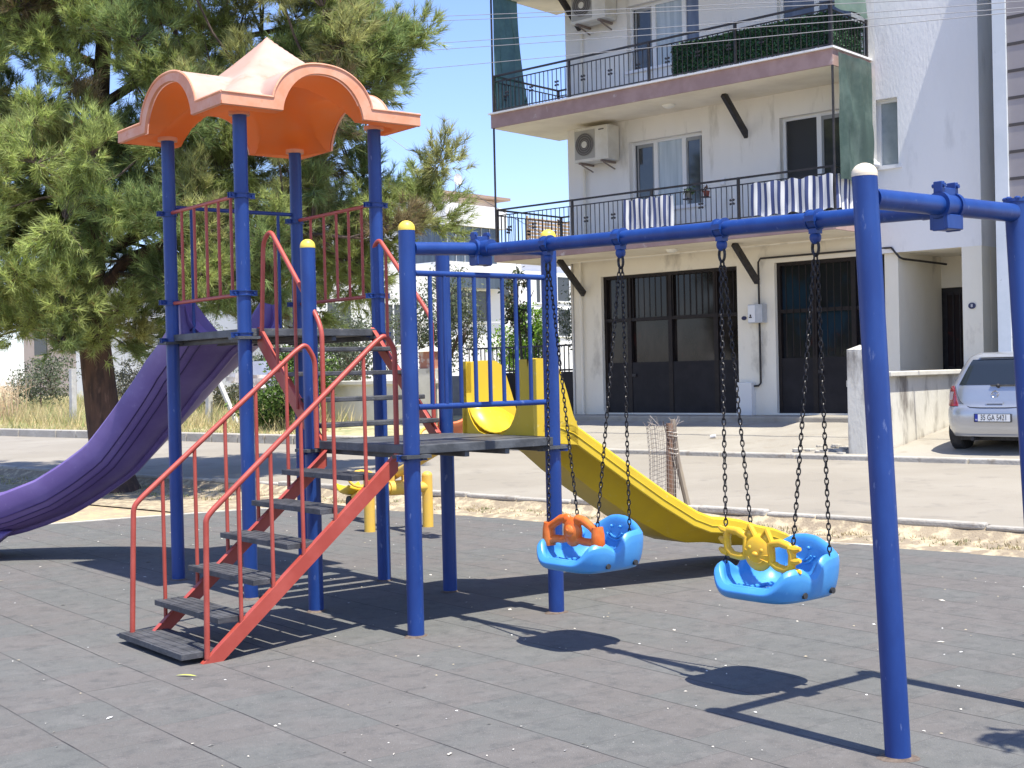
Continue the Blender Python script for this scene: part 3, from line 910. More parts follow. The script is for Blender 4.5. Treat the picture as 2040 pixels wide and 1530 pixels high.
# ---------------------------------------------------------------- two bucket swings
def chain(a, b):
    mb = MB(); a, b = Vector(a), Vector(b); d = b - a; Ln = d.length; d.normalize()
    pitch = 0.0305; n = max(2, int(Ln / pitch)); pitch = Ln / n
    x = d.cross(Vector((0.3, 0.8, 0.1))).normalized(); y = d.cross(x)
    for i in range(n):
        c = a + d * (pitch * (i + 0.5))
        p_, q_ = (x, y) if i % 2 else (y, x)
        jig = 0.25 * sin(i * 1.7)
        w = (p_ + q_ * jig).normalized()
        ring = []
        for k in range(10):
            an = 2 * pi * k / 10
            ring.append(c + d * (0.0215 * cos(an)) + w * (0.0098 * sin(an)))
        mb.tube(ring, 0.0037, 5, closed=True)
    return mb
def swing(label, cu, cv, yaw, h0, h1, kind):
    bz = 0.505
    r = thing("bucket_swing", label, "swing", TL(cu, cv, bz), "bucket swings on the blue frame")
    fx = -(UV * cos(yaw) + VV * sin(yaw))          # towards the front of the seat
    sx_ = fx.cross(ZZ)                             # to the sitter's right
    C0 = TL(cu, cv, bz)
    def S(x, y, z): return C0 + fx * x + sx_ * y + ZZ * z
    # tub
    mb = MB(); rows = []
    NA_ = 48
    def wall(a):                                   # rim height for angle a from the front
        d = abs(a)
        tab = [(0, 0.075), (0.50, 0.075), (0.64, 0.115), (0.76, 0.205), (1.10, 0.225), (1.26, 0.205), (1.36, 0.155), (1.54, 0.155), (1.66, 0.235), (1.85, 0.285), (2.25, 0.295), (2.45, 0.285), (2.62, 0.33), (2.85, 0.375), (3.2, 0.385)]
        return 0.79 * interp(d, tab) + 0.008
    def plan(a, rx, ry):
        c, s_ = cos(a), sin(a)
        e = 4.2
        k = (abs(c / rx) ** e + abs(s_ / ry) ** e) ** (-1 / e)
        return k * c, k * s_
    rings = []
    fl = [(0.0, 0.035), (0.35, 0.032), (0.62, 0.034), (0.80, 0.05), (0.93, 0.085)]
    for f, z in fl:
        rings.append([(S(*(q * max(f, 0.02) for q in plan(a, 0.235, 0.225)), z)) for a in np.linspace(-pi, pi, NA_, endpoint=False)])
    for f in (0.25, 0.5, 0.75, 0.95):
        rings.append([S(*plan(a, 0.235 + 0.012 * f, 0.225 + 0.012 * f), 0.085 + (wall(a) - 0.085) * f) for a in np.linspace(-pi, pi, NA_, endpoint=False)])
    rings.append([S(*plan(a, 0.266, 0.256), wall(a) + 0.020) for a in np.linspace(-pi, pi, NA_, endpoint=False)])
    for f in (1.0, 0.7, 0.35):
        rings.append([S(*plan(a, 0.296 - 0.014 * (1 - f), 0.284 - 0.014 * (1 - f)), 0.03 + (wall(a) - 0.045) * f) for a in np.linspace(-pi, pi, NA_, endpoint=False)])
    for f, z in ((0.96, 0.015), (0.85, 0.0), (0.5, -0.006), (0.02, -0.006)):
        rings.append([S(*(q * f for q in plan(a, 0.278, 0.265)), z) for a in np.linspace(-pi, pi, NA_, endpoint=False)])
    mb.grid([rg_ + [rg_[0]] for rg_ in rings], True)
    seat = mb.build("seat", SEATBLUE, r, sub=1)
    mb = MB()          # arm bosses where the chains enter, ribs in the seat
    for (x, y, z, rr) in ((-0.125, 0.235, 0.212, 0.042), (-0.125, -0.235, 0.212, 0.042)):
        mb.ball(S(x, y, z - 0.02), (rr, rr, rr * 0.8), 14, 8)
    for y in (-0.10, 0.10):
        mb.tube([S(0.20, y, 0.075), S(0.12, y, 0.052), S(-0.14, y, 0.05), S(-0.20, y, 0.09), S(-0.215, y, 0.15)], 0.012, 8)
    mb.build("arm_boss", SEATBLUE, seat)
    mb = MB()          # embossed smile on the backrest
    for (x0, y0, rad, a0, a1) in ((0, 0, 0.075, 3.5, 5.9), (0, 0, 0.055, 3.6, 5.8)):
        mb.tube([S(-0.232, rad * 1.15 * cos(a), 0.225 + rad * 0.9 * sin(a)) for a in np.linspace(a0, a1, 12)], 0.006, 6)
    for y in (-0.04, 0.04): mb.ball(S(-0.232, y, 0.245), 0.011, 8, 6)
    mb.build("emboss", SEATBLUE, seat)
    mb = MB()
    for x in (0.10, -0.14):
        for y in (-0.245, 0.245): mb.tube([S(x, y * 1.115, 0.045), S(x, y * 0.9, 0.045)], 0.017, 12)
    mb.build("rubber_plug", RUBBER, seat)
    # handle bar plaque
    hz = 0.245 if kind == 0 else 0.265
    if kind == 1:
        S_flat = S
        def S(x, y, z): return S_flat(x, y * 1.12, z + (y * 0.16 if z > 0.13 and x > 0.1 else 0))
    if kind == 0:
        hm = HORANGE
        mb = MB()
        X = 0.145
        mb.ball(S(X, 0, hz), (0.080, 0.040, 0.095), 16, 10, axes=(sx_, fx, ZZ))
        mb.ball(S(X + 0.02, 0, hz + 0.008), (0.046, 0.034, 0.044), 14, 8, axes=(sx_, fx, ZZ))
        mb.ball(S(X + 0.045, 0, hz + 0.012), 0.013, 10, 7)
        mb.ball(S(X, -0.055, hz + 0.075), (0.042, 0.026, 0.038), 14, 8, axes=(sx_, fx, ZZ))
        mb.ball(S(X, 0.055, hz + 0.075), (0.042, 0.026, 0.038), 14, 8, axes=(sx_, fx, ZZ))
        mb.tube([S(X + 0.03, 0.035 * cos(a), hz - 0.01 + 0.03 * sin(a)) for a in np.linspace(3.4, 6.0, 9)], 0.006, 6)
        for sg in (-1, 1):
            mb.tube([S(X, sg * 0.05, hz + 0.085), S(X, sg * 0.105, hz + 0.075), S(X, sg * 0.165, hz + 0.045), S(X, sg * 0.215, hz + 0.015)], [0.028, 0.029, 0.026, 0.030], 10)
            mb.tube([S(X, sg * 0.05, hz - 0.045), S(X, sg * 0.10, hz - 0.055), S(X, sg * 0.16, hz - 0.055), S(X, sg * 0.215, hz - 0.075)], [0.026, 0.025, 0.026, 0.032], 10)
            mb.tube([S(X, sg * 0.222, hz - 0.105), S(X, sg * 0.226, hz - 0.06), S(X, sg * 0.228, hz), S(X, sg * 0.224, hz + 0.045)], [0.040, 0.046, 0.042, 0.036], 10)
        hb = mb.build("handle_bar", hm, r)
        endz = hz + 0.045; endy = 0.224
    else:
        hm = HYELLOW
        mb = MB(); X = 0.145
        mb.ball(S(X, 0, hz - 0.01), (0.098, 0.036, 0.102), 18, 10, axes=(sx_, fx, ZZ))
        for sg in (-1, 1):     # two ears
            e = [S(X, sg * 0.015, hz + 0.065), S(X, sg * 0.05, hz + 0.125), S(X, sg * 0.085, hz + 0.05)]
            mb.tube(e, [0.016, 0.018, 0.016], 8)
            mb.ball(S(X, sg * 0.05, hz + 0.075), (0.03, 0.018, 0.035), 10, 7, axes=(sx_, fx, ZZ))
            mb.ball(S(X + 0.027, sg * 0.035, hz + 0.012), (0.014, 0.010, 0.014), 10, 6, axes=(sx_, fx, ZZ))
            for dz in (-0.008, 0.012): mb.tube([S(X + 0.03, sg * 0.028, hz - 0.025 + dz), S(X + 0.022, sg * 0.07, hz - 0.028 + dz * 1.8)], 0.004, 5)
            lp = [(0.075, 0.055), (0.13, 0.075), (0.185, 0.07), (0.20, 0.03), (0.195, -0.035), (0.165, -0.062), (0.115, -0.06), (0.078, -0.045)]
            lp2 = []
            for i in range(len(lp)):
                a, b = lp[i], lp[(i + 1) % len(lp)]
                lp2 += [a, ((a[0] + b[0]) / 2, (a[1] + b[1]) / 2)]
            mb.tube([S(X, sg * y, hz + z) for y, z in lp2], 0.0225, 10, closed=True)
            for dz in (0.062, 0.0, -0.058):
                mb.tube([S(X, sg * 0.19, hz + dz), S(X, sg * 0.225, hz + dz + 0.002), S(X, sg * 0.247, hz + dz + 0.01)], [0.022, 0.02, 0.011], 8)
        mb.ball(S(X + 0.035, 0, hz - 0.015), (0.02, 0.014, 0.015), 10, 7, axes=(sx_, fx, ZZ))
        mb.tube([S(X + 0.028, 0.045 * cos(a), hz - 0.03 + 0.032 * sin(a)) for a in np.linspace(3.3, 6.1, 11)], 0.006, 6)
        hb = mb.build("handle_bar", hm, r)
        endz = hz + 0.06; endy = 0.205
    # chains: sitter's left is towards larger v
    tops = {1: TL(0.618, h0, beamz(h0) - 0.185), -1: TL(0.618, h1, beamz(h1) - 0.185)}
    for sg in (-1, 1):
        t = tops[sg]
        chain(t + fx * 0.012, S(0.145, sg * endy, endz)).build("chain", CHAIN, r)
        if sg > 0 and kind == 1: chain(S(0.145, sg * endy, endz - 0.12), S(0.145, sg * 0.215, 0.14)).build("chain", CHAIN, r)
        chain(t - fx * 0.012, S(-0.125, sg * 0.235, 0.225)).build("chain", CHAIN, r)
    return r
swing("blue bucket swing with an orange handle bar, on chains beside the tower", 0.63, -1.075, radians(2), HANG[0], HANG[1], 0)
swing("blue bucket swing with a yellow handle bar, on chains before the slide end", 0.63, -2.615, radians(2), HANG[2], HANG[3], 1)

# ---------------------------------------------------------------- seesaw behind the tower
A_, B_ = Vector((-1.643, 15.022, 0)), Vector((-1.008, 15.385, 0))
ss = thing("seesaw", "yellow steel seesaw tipped up to an orange seat, behind the play tower", "seesaw", (A_ + B_) / 2)
for q in (A_, B_):
    mb = MB(); mb.tube([q - ZZ * 0.02, q + ZZ * 0.60], 0.062, 18); mb.ball(q + ZZ * 0.60, (0.062, 0.062, 0.05), 18, 6, half=True)
    mb.build("post", YSTEEL, ss)
mb = MB(); mb.tube([A_ + ZZ * 0.47, B_ + ZZ * 0.47], 0.06, 18); mb.build("cross_tube", YSTEEL, ss)
mid = (A_ + B_) / 2 + ZZ * 0.62
ax = (B_ - A_).normalized(); bd = Vector((-ax.y, ax.x, 0))
e0 = mid + bd * 1.32 - ZZ * 0.36; e1 = mid - bd * 1.32 + ZZ * 0.42
mb = MB(); mb.tube([e0, e1], 0.055, 14); beam_o = mb.build("beam", YSTEEL, ss)
mb = MB()
for s in (-0.07, 0.07): mb.tube([mid + ax * s - ZZ * 0.10, mid + ax * s + ZZ * 0.03], 0.03, 10)
mb.tube([mid - ax * 0.12 - ZZ * 0.14, mid + ax * 0.12 - ZZ * 0.14], 0.085, 16); mb.build("pivot", YSTEEL, ss)
bdir = (e1 - e0).normalized()
for e, sg, mat_, nm in ((e0, 1, YSTEEL, "handle"), (e1, -1, YSTEEL, "handle")):
    c = e + bdir * (0.34 * sg)
    upn = bdir.cross(ax).normalized()
    if upn.z < 0: upn = -upn
    mb = MB(); ring = []
    for k in range(16):
        a = 2 * pi * k / 16
        ring.append(c + upn * (0.17 + 0.10 * sin(a)) + ax * 0.17 * cos(a))
    mb.tube(ring, 0.018, 8, closed=True); mb.tube([c, c + upn * 0.1], 0.022, 8); mb.build(nm, YSTEEL, ss)
    c = e + bdir * (0.06 * sg); rows = []
    for i in range(8):
        x = -0.20 + 0.40 * i / 7
        rows.append([c + bdir * (x * sg) + ax * y + upn * (0.065 + 0.05 * abs(y / 0.16) ** 2 + (0.12 if i == 0 else (0.05 if i == 1 else 0))) for y in np.linspace(-0.16, 0.16, 7)])
    mb = MB(); mb.grid(rows, True); mb.build("seat", ORANGE if sg < 0 else YELLOW, ss, solid=0.035, bevel=0.01)
    mb = MB(); mb.tube([e - ZZ * 0.05 - ax * 0.07, e - ZZ * 0.05 + ax * 0.07], 0.09, 14); mb.build("bumper", RUBBER, ss)

# ---------------------------------------------------------------- apartment house across the street
PLASTER = M("cream_plaster", (0.83, 0.80, 0.73), 0.9, (0.78, 0.75, 0.68), 0.7, bump=0.25, bs=30, c3=(0.50, 0.47, 0.40), ns3=3.2, lo3=0.55, hi3=0.76, stretch=(1, 1, 0.22))
PLASTER2 = M("cream_ground_floor_plaster", (0.82, 0.77, 0.645), 0.9, (0.77, 0.715, 0.59), 0.8, bump=0.25, bs=30, c3=(0.47, 0.43, 0.35), ns3=1.6, lo3=0.59, hi3=0.74, stretch=(1, 1, 0.5))
WHITEPL = M("white_side_plaster", (0.82, 0.81, 0.79), 0.9, (0.78, 0.77, 0.75), 0.9, bump=0.3, bs=25, c3=(0.62, 0.615, 0.60), ns3=2.4, lo3=0.58, hi3=0.78, stretch=(1, 1, 0.3))
FASCIA = M("mauve_fascia", (0.36, 0.235, 0.21), 0.85, (0.43, 0.29, 0.26), 2.5, c3=(0.56, 0.47, 0.42), ns3=3.5, lo3=0.64, hi3=0.70)
SOFFIT = M("cream_soffit", (0.82, 0.75, 0.61), 0.9, (0.72, 0.65, 0.52), 1.2)
PVC = M("white_window_pvc", (0.78, 0.78, 0.76), 0.45)
GLASS = M("dark_window_glass", (0.035, 0.04, 0.045), 0.06, (0.06, 0.062, 0.06), 1.5, spec=0.8)
CURT = M("pale_curtain_glass", (0.36, 0.42, 0.45), 0.25, (0.50, 0.56, 0.58), 7, lo=0.4, hi=0.6, stretch=(1.2, 1.2, 0.05), spec=0.6)
SHUT = M("blue_grey_blind", (0.10, 0.13, 0.20), 0.3, (0.16, 0.19, 0.26), 9, stretch=(1, 1, 0.08), spec=0.6)
BLACKM = M("black_iron", (0.016, 0.015, 0.017), 0.55, (0.035, 0.03, 0.03), 12)
BROWNM = M("dark_brown_iron", (0.012, 0.009, 0.009), 0.5, (0.02, 0.014, 0.013), 8, spec=0.3)
PANELM = M("black_door_sheet", (0.009, 0.0085, 0.012), 0.5, (0.015, 0.014, 0.018), 3, bump=0.05, bs=10, spec=0.25)
GARGLASS = M("dim_garage_glass", (0.012, 0.0095, 0.009), 0.07, (0.040, 0.033, 0.030), 1.1, lo=0.46, hi=0.7, spec=0.38, c3=(0.055, 0.016, 0.013), ns3=1.4, lo3=0.62, hi3=0.7, stretch=(1.5, 1.5, 0.5))
GARGLASS2 = M("dim_blue_garage_glass", (0.016, 0.018, 0.02), 0.09, (0.012, 0.03, 0.05), 0.9, lo=0.5, hi=0.62, spec=0.45, c3=(0.06, 0.02, 0.018), ns3=1.2, lo3=0.62, hi3=0.68)

NW, NG, NB = 22.58, 22.65, 21.13
house = thing("apartment_building", "cream apartment house with two dark garage doors and railed balconies", "apartment building", FL(-13.6, 24, prof(24)))
def wall_face(mb, n, t0, t1, z0, z1, holes, depth, mi=0):
    T_ = sorted({t0, t1} | {x for h in holes for x in h[:2] if t0 < x < t1})
    Z_ = sorted({z0, z1} | {x for h in holes for x in h[2:] if z0 < x < z1})
    for a, b in zip(T_, T_[1:]):
        for c, d in zip(Z_, Z_[1:]):
            mt, mz = (a + b) / 2, (c + d) / 2
            if any(h[0] < mt < h[1] and h[2] < mz < h[3] for h in holes): continue
            mb.add([FL(a, n, c), FL(b, n, c), FL(b, n, d), FL(a, n, d)], [(0, 1, 2, 3)], False, mi)
    for (a, b, c, d) in holes:
        for (p, q) in (((a, c), (a, d)), ((b, d), (b, c)), ((a, d), (b, d)), ((b, c), (a, c))):
            mb.add([FL(p[0], n, p[1]), FL(q[0], n, q[1]), FL(q[0], n + depth, q[1]), FL(p[0], n + depth, p[1])], [(0, 1, 2, 3)], False, mi)
H = 2.93
up_holes = [(-16.56, -14.75, 5.05, 6.52), (-12.99, -11.45, 4.44, 6.52), (-11.16, -10.59, 5.32, 6.56),
            (-16.54, -14.76, 5.05 + H, 6.42 + H), (-12.99, -11.45, 4.44 + H, 6.45 + H)]
mb = MB()
wall_face(mb, NW, -18.2, -11.0, 4.10, 12.6, [h for h in up_holes if h[1] < -11.2], 0.22)
wall_face(mb, NW, -11.0, -9.1, 3.77, 12.6, [h for h in up_holes if h[0] > -11.2], 0.22, 1)
mb.add([FL(-18.2, NW, 0.4), FL(-18.2, 34, 0.4), FL(-18.2, 34, 12.6), FL(-18.2, NW, 12.6)], [(0, 1, 2, 3)])
mb.add([FL(-9.1, NW, 3.77), FL(-9.1, 34, 3.77), FL(-9.1, 34, 12.6), FL(-9.1, NW, 12.6)], [(3, 2, 1, 0)], False, 1)
mb.add([FL(-18.2, 34, 0.4), FL(-9.1, 34, 0.4), FL(-9.1, 34, 12.6), FL(-18.2, 34, 12.6)], [(3, 2, 1, 0)])
wl = mb.build("wall", [PLASTER, WHITEPL], house)
mb = MB(); mb.fbox(FL, (-18.5, -8.9), (NW - 0.01, 34.2), (12.6, 12.85)); mb.build("roof", PLASTER, house)
mb = MB()
G1 = (-17.43, -14.05, 0.86, 3.77); G2 = (-13.21, -10.93, 0.86, 3.77)
wall_face(mb, NG, -18.18, -10.67, 0.4, 4.14, [G1, G2], 0.2)
# porch recess: left cheek, back wall, ceiling, right pier
mb.add([FL(-10.67, NG, 0.4), FL(-10.67, 24.5, 0.4), FL(-10.67, 24.5, 3.8), FL(-10.67, NG, 3.8)], [(0, 1, 2, 3)])
wall_face(mb, 24.5, -11.0, -9.1, 0.4, 3.8, [(-10.72, -9.95, 0.7, 3.19)], 0.15)
mb.add([FL(-10.67, NW + 0.01, 3.775), FL(-9.1, NW + 0.01, 3.775), FL(-9.1, 24.6, 3.775), FL(-10.67, 24.6, 3.775)], [(0, 1, 2, 3)])
mb.fbox(FL, (-9.46, -9.105), (NW + 0.004, 22.95), (0.4, 3.77))
mb.add([FL(-9.1, 22.95, 0.4), FL(-9.1, 34, 0.4), FL(-9.1, 34, 3.77), FL(-9.1, 22.95, 3.77)], [(3, 2, 1, 0)])
mb.build("ground_floor_wall", PLASTER2, house)
def gbox(name, mat, a, b, c, parent=house, bevel=0.0):
    mb = MB(); mb.fbox(FL, a, b, c); return mb.build(name, mat, parent, bevel=bevel)
# porch door
d = gbox("front_door", BLACKM, (-10.72, -9.95), (24.60, 24.66), (0.7, 3.19))
gbox("door_pane", M("dark_red_glow_glass", (0.02, 0.012, 0.014), 0.1, (0.12, 0.02, 0.02), 2.5, lo=0.6, hi=0.66), (-10.62, -10.05), (24.57, 24.595), (1.7, 3.05), d)
mb = MB()
for t in np.linspace(-10.6, -10.07, 5): mb.fbox(FL, (t - 0.012, t + 0.012), (24.545, 24.565), (0.9, 3.1))
mb.build("door_bars", BLACKM, d)

# garage doors
def garage(name, g, verts, glassm):
    t0, t1, z0, z1 = g
    n = NG + 0.12
    mb = MB()
    for (a, b) in ((t0, t0 + 0.07), (t1 - 0.07, t1)): mb.fbox(FL, (a, b), (n - 0.03, n + 0.05), (z0, z1))
    mb.fbox(FL, (t0 + 0.07, t1 - 0.07), (n - 0.03, n + 0.05), (z1 - 0.07, z1))
    mb.fbox(FL, (t0 + 0.07, t1 - 0.07), (n - 0.025, n + 0.04), (2.79, 2.86))
    for v in verts: mb.fbox(FL, (v - 0.05, v + 0.05), (n - 0.032, n + 0.045), (z0, z1 - 0.07))
    fr = mb.build("garage_door", BROWNM, house)
    mb = MB(); mb.fbox(FL, (t0 + 0.07, t1 - 0.07), (n - 0.02, n + 0.03), (z0, 1.92))
    mb.build("door_panel", PANELM, fr)
    mb = MB(); mb.add([FL(t0, n + 0.06, 1.9), FL(t1, n + 0.06, 1.9), FL(t1, n + 0.06, z1), FL(t0, n + 0.06, z1)], [(0, 1, 2, 3)])
    mb.build("pane", glassm, fr)
    mb = MB(); t = t0 + 0.2
    while t < t1 - 0.1:
        mb.fbox(FL, (t - 0.008, t + 0.008), (n - 0.045, n - 0.033), (2.87 if name == 'g1' else 1.95, z1 - 0.05)); t += 0.145
    mb.build("window_bars", BROWNM, fr)
    mb = MB(); mb.fbox(FL, ((verts[0] + 0.07), (verts[0] + 0.16)), (n - 0.06, n - 0.035), (1.62, 1.68)); mb.build("handle", BLACKM, fr)
garage("g1", G1, (-16.77, -15.73, -14.62), GARGLASS)
garage("g2", G2, (-12.42, -11.6), GARGLASS2)

# windows of the upper floors
def window(h, mulls, panes, sill=True):
    t0, t1, z0, z1 = h; n = NW + 0.13; f = 0.06
    mb = MB()
    mb.fbox(FL, (t0, t1), (n, n + 0.07), (z1 - f, z1)); mb.fbox(FL, (t0, t1), (n, n + 0.07), (z0, z0 + f))
    for a in [t0, t1 - f]: mb.fbox(FL, (a, a + f), (n + 0.001, n + 0.069), (z0 + f, z1 - f))
    for m in mulls: mb.fbox(FL, (m - f * 0.8, m + f * 0.8), (n - 0.004, n + 0.066), (z0 + f, z1 - f))
    w = mb.build("window", PVC, house)
    e = [t0 + f] + [m for m in mulls] + [t1 - f]
    for (a, b), pm in zip(zip(e, e[1:]), panes):
        mb = MB(); mb.fbox(FL, (a + 0.01, b - 0.01), (n + 0.03, n + 0.05), (z0 + f, z1 - f)); mb.build("pane", pm, w)
        if pm is GLASS:      # grey sash inside the white frame
            mb = MB()
            for aa in (a + 0.05, b - 0.09): mb.fbox(FL, (aa, aa + 0.035), (n + 0.016, n + 0.029), (z0 + f, z1 - f))
            mb.fbox(FL, (a + 0.086, b - 0.091), (n + 0.016, n + 0.029), (z1 - f - 0.07, z1 - f))
            mb.build("sash", M("grey_sash", (0.30, 0.31, 0.31), 0.5), w)
    if sill:
        mb = MB(); mb.fbox(FL, (t0 - 0.06, t1 + 0.06), (NW - 0.05, n - 0.002), (z0 - 0.04, z0 + 0.012)); mb.build("sill", WHITEPL, w)
    return w
window(up_holes[0], (-15.97, -15.27), (GLASS, CURT, GLASS))
window(up_holes[1], (-12.22,), (M("open_door_dark", (0.035, 0.034, 0.036), 0.35), GLASS), False)
window(up_holes[2], (-11.02,), (GLASS, M("pale_frosted_glass", (0.24, 0.28, 0.29), 0.2, (0.30, 0.34, 0.35), 3, spec=0.6)))
window(up_holes[3], (-15.95, -15.2), (GLASS, CURT, SHUT))
window(up_holes[4], (-12.22,), (SHUT, SHUT), False)

# balconies
def balcony(zs, braces, left_wrap=True):
    mb = MB()
    t0, t1 = -19.12, -11.085
    mb.fbox(FL, (t0, t1), (NB, NW - 0.002), (zs - 0.29, zs))
    mb.fbox(FL, (t0, -18.205), (NW - 0.002, 23.42), (zs - 0.29, zs))
    sl = mb.build("balcony", FASCIA, house)
    mb = MB()
    mb.fbox(FL, (t0 - 0.04, t1 + 0.04), (NB - 0.05, NW - 0.01), (zs + 0.001, zs + 0.035))
    mb.fbox(FL, (t0 - 0.04, -18.21), (NW - 0.01, 23.46), (zs + 0.001, zs + 0.035))
    mb.build("floor_edge", WHITEPL, sl)
    mb = MB()
    mb.add([FL(t0 + 0.02, NB + 0.02, zs - 0.293), FL(t1 - 0.02, NB + 0.02, zs - 0.293), FL(t1 - 0.02, NW, zs - 0.293), FL(t0 + 0.02, NW, zs - 0.293)], [(3, 2, 1, 0)])
    mb.add([FL(t0 + 0.02, NW, zs - 0.293), FL(-18.205, NW, zs - 0.293), FL(-18.205, 23.4, zs - 0.293), FL(t0 + 0.02, 23.4, zs - 0.293)], [(3, 2, 1, 0)])
    mb.build("soffit", SOFFIT, sl)
    # railing
    mb = MB()
    a = FL(-19.05, 21.19, 0); b = FL(-11.15, 21.19, 0); c = FL(-11.15, 22.56, 0); dq = FL(-19.05, 23.35, 0); eq = FL(-18.22, 23.35, 0)
    for p, q in ((a, b), (b, c), (a, dq), (dq, eq)):
        L_ = (q - p).length; dr = (q - p).normalized()
        sd = dr.cross(ZZ)
        mb.beam(p + ZZ * (zs + 0.82), q + ZZ * (zs + 0.82), 0.04, 0.035, sd)
        mb.beam(p + ZZ * (zs + 0.70), q + ZZ * (zs + 0.70), 0.025, 0.02, sd)
        mb.beam(p + ZZ * (zs + 0.09), q + ZZ * (zs + 0.09), 0.025, 0.02, sd)
        k = int(L_ / 0.113)
        for i in range(1, k):
            s = p + dr * (L_ * i / k)
            mb.beam(s + ZZ * (zs + 0.09), s + ZZ * (zs + 0.70), 0.0125, 0.0125, sd)
            if i % 6 == 3 and L_ > 2:
                for ang in (0.8, 2.35, 3.95, 5.5):
                    m = s + ZZ * (zs + 0.40)
                    mb.beam(m + dr * (0.03 * cos(ang)) + ZZ * 0.03 * sin(ang), m + dr * (0.068 * cos(ang)) + ZZ * (0.068 * sin(ang)), 0.018, 0.035, sd)
    for t in (-19.05, -17.0, -15.02, -13.07, -11.15):
        mb.beam(FL(t, 21.19, zs + 0.03), FL(t, 21.19, zs + 0.84), 0.045, 0.045, UV)
    for p in (dq, eq, c): mb.beam(p + ZZ * (zs + 0.03), p + ZZ * (zs + 0.83), 0.04, 0.04, UV)
    mb.build("railing", BLACKM, sl)
    for t in braces:
        mb = MB()
        mb.beam(FL(t, 21.78, zs - 0.30), FL(t, 22.60, zs - 1.0), 0.075, 0.13, Vector((TA[0], TA[1], 0)))
        mb.build("brace", BLACKM, sl)
    mb = MB(); mb.ball(FL(-15.03, 21.85, zs - 0.295), (0.13, 0.13, -0.075), 16, 6, half=True); mb.build("ceiling_lamp", M("milky_lamp", (0.80, 0.78, 0.7), 0.4), sl)
    return sl
balcony(4.425, (-17.86, -13.56))
balcony(7.28, (-13.72,))
balcony(10.13, (-17.8, -13.7))
# black awning poles at the balcony corners
mb = MB()
mb.tube([FL(-19.06, 21.15, 4.46), FL(-19.06, 21.15, 6.99)], 0.022, 8)
mb.tube([FL(-19.06, 21.15, 7.3), FL(-19.06, 21.15, 9.84)], 0.022, 8)
mb.tube([FL(-11.10, 21.15, 4.46), FL(-11.10, 21.15, 6.99)], 0.022, 8)
mb.tube([FL(-11.10, 21.15, 7.3), FL(-11.10, 21.15, 9.84)], 0.022, 8)
mb.build("corner_pole", BLACKM, house)
# gas pipe, drain pipe, cabinet, meter box, plates
mb = MB()
pp = [FL(-10.35, 24.0, 3.60), FL(-10.62, 22.75, 3.66), FL(-10.62, 22.61, 3.68), FL(-10.75, 22.56, 3.86), FL(-10.98, 22.60, 3.87), FL(-13.48, 22.60, 3.87), FL(-13.53, 22.60, 3.80), FL(-13.53, 22.60, 1.45), FL(-13.58, 22.60, 1.40), FL(-13.74, 22.60, 1.39), FL(-13.78, 22.60, 1.33), FL(-13.78, 22.60, 0.80)]
mb.tube(pp, 0.02, 8); mb.build("gas_pipe", BLACKM, house)
for t_, n_, z0_, z1_ in ((-17.95, 22.60, 0.8, 4.13), (-17.72, 22.53, 4.45, 6.1), (-17.72, 22.53, 7.3, 9.0)):
    mb = MB(); mb.tube([FL(t_, n_, z0_), FL(t_, n_, z1_)], 0.032, 10); mb.build("drain_pipe", PLASTER2, house)
gbox("gas_cabinet", M("white_cabinet", (0.72, 0.71, 0.67), 0.6), (-14.03, -13.68), (22.5, 22.648), (0.75, 1.47), bevel=0.01)
m_ = gbox("meter_box", M("grey_meter_box", (0.42, 0.44, 0.46), 0.5, (0.5, 0.52, 0.54), 5), (-13.70, -13.38), (22.45, 22.648), (2.62, 2.98), bevel=0.01)
gbox("box_door", M("white_box_door", (0.74, 0.75, 0.75), 0.5), (-13.685, -13.53), (22.437, 22.448), (2.635, 2.965), m_)
mb = MB(); mb.fbox(FL, (-13.66, -13.60), (22.43, 22.436), (2.72, 2.74)); mb.fbox(FL, (-13.645, -13.615), (22.43, 22.436), (2.745, 2.785)); mb.build("warning_mark", BLACKM, m_)
def oval(t, n, z, rx, rz, mat, name):
    mb = MB(); lp = [FL(t + rx * cos(a), n, z + rz * sin(a)) for a in np.linspace(0, 2 * pi, 20, endpoint=False)]
    mb.prism(lp, Vector((NA[0], NA[1], 0)) * 0.015); return mb.build(name, mat, house)
NAVY = M("navy_enamel", (0.015, 0.02, 0.08), 0.3)
oval(-13.90, 22.634, 2.73, 0.055, 0.04, NAVY, "number_plate")
hp = oval(-9.29, 22.566, 2.74, 0.065, 0.055, NAVY, "number_plate")
WHITEINK = M("white_lettering", (0.8, 0.8, 0.8), 0.5)
def text(body, size, loc, mat, parent, name, ang, tilt=pi / 2, extrude=0.001, sx=1.0):
    cu = bpy.data.curves.new(name, 'FONT'); cu.body = body; cu.size = size; cu.extrude = extrude
    cu.align_x = 'CENTER'; cu.align_y = 'CENTER'
    cu.materials.append(mat)
    tmp = bpy.data.objects.new(name, cu); COL.objects.link(tmp)
    bpy.context.view_layer.update()
    me = bpy.data.meshes.new_from_object(tmp.evaluated_get(bpy.context.evaluated_depsgraph_get()))
    bpy.data.objects.remove(tmp); bpy.data.curves.remove(cu)
    me.name = name
    if not me.materials: me.materials.append(mat)
    o = bpy.data.objects.new(name, me); COL.objects.link(o)
    o.rotation_euler = (tilt, 0, ang); o.scale = (sx, 1, 1)
    o.parent = parent
    o.location = Vector(loc) - Vector(parent["_o"][:3])
    o["_o"] = list(parent["_o"])
    return o
text("8", 0.075, FL(-9.29, 22.562, 2.74), WHITEINK, hp, "number", STREET_ANG)
gbox("wall_lamp", WHITEPL, (-14.31, -14.21), (NW - 0.07, NW - 0.002), (5.38, 5.52), bevel=0.02)

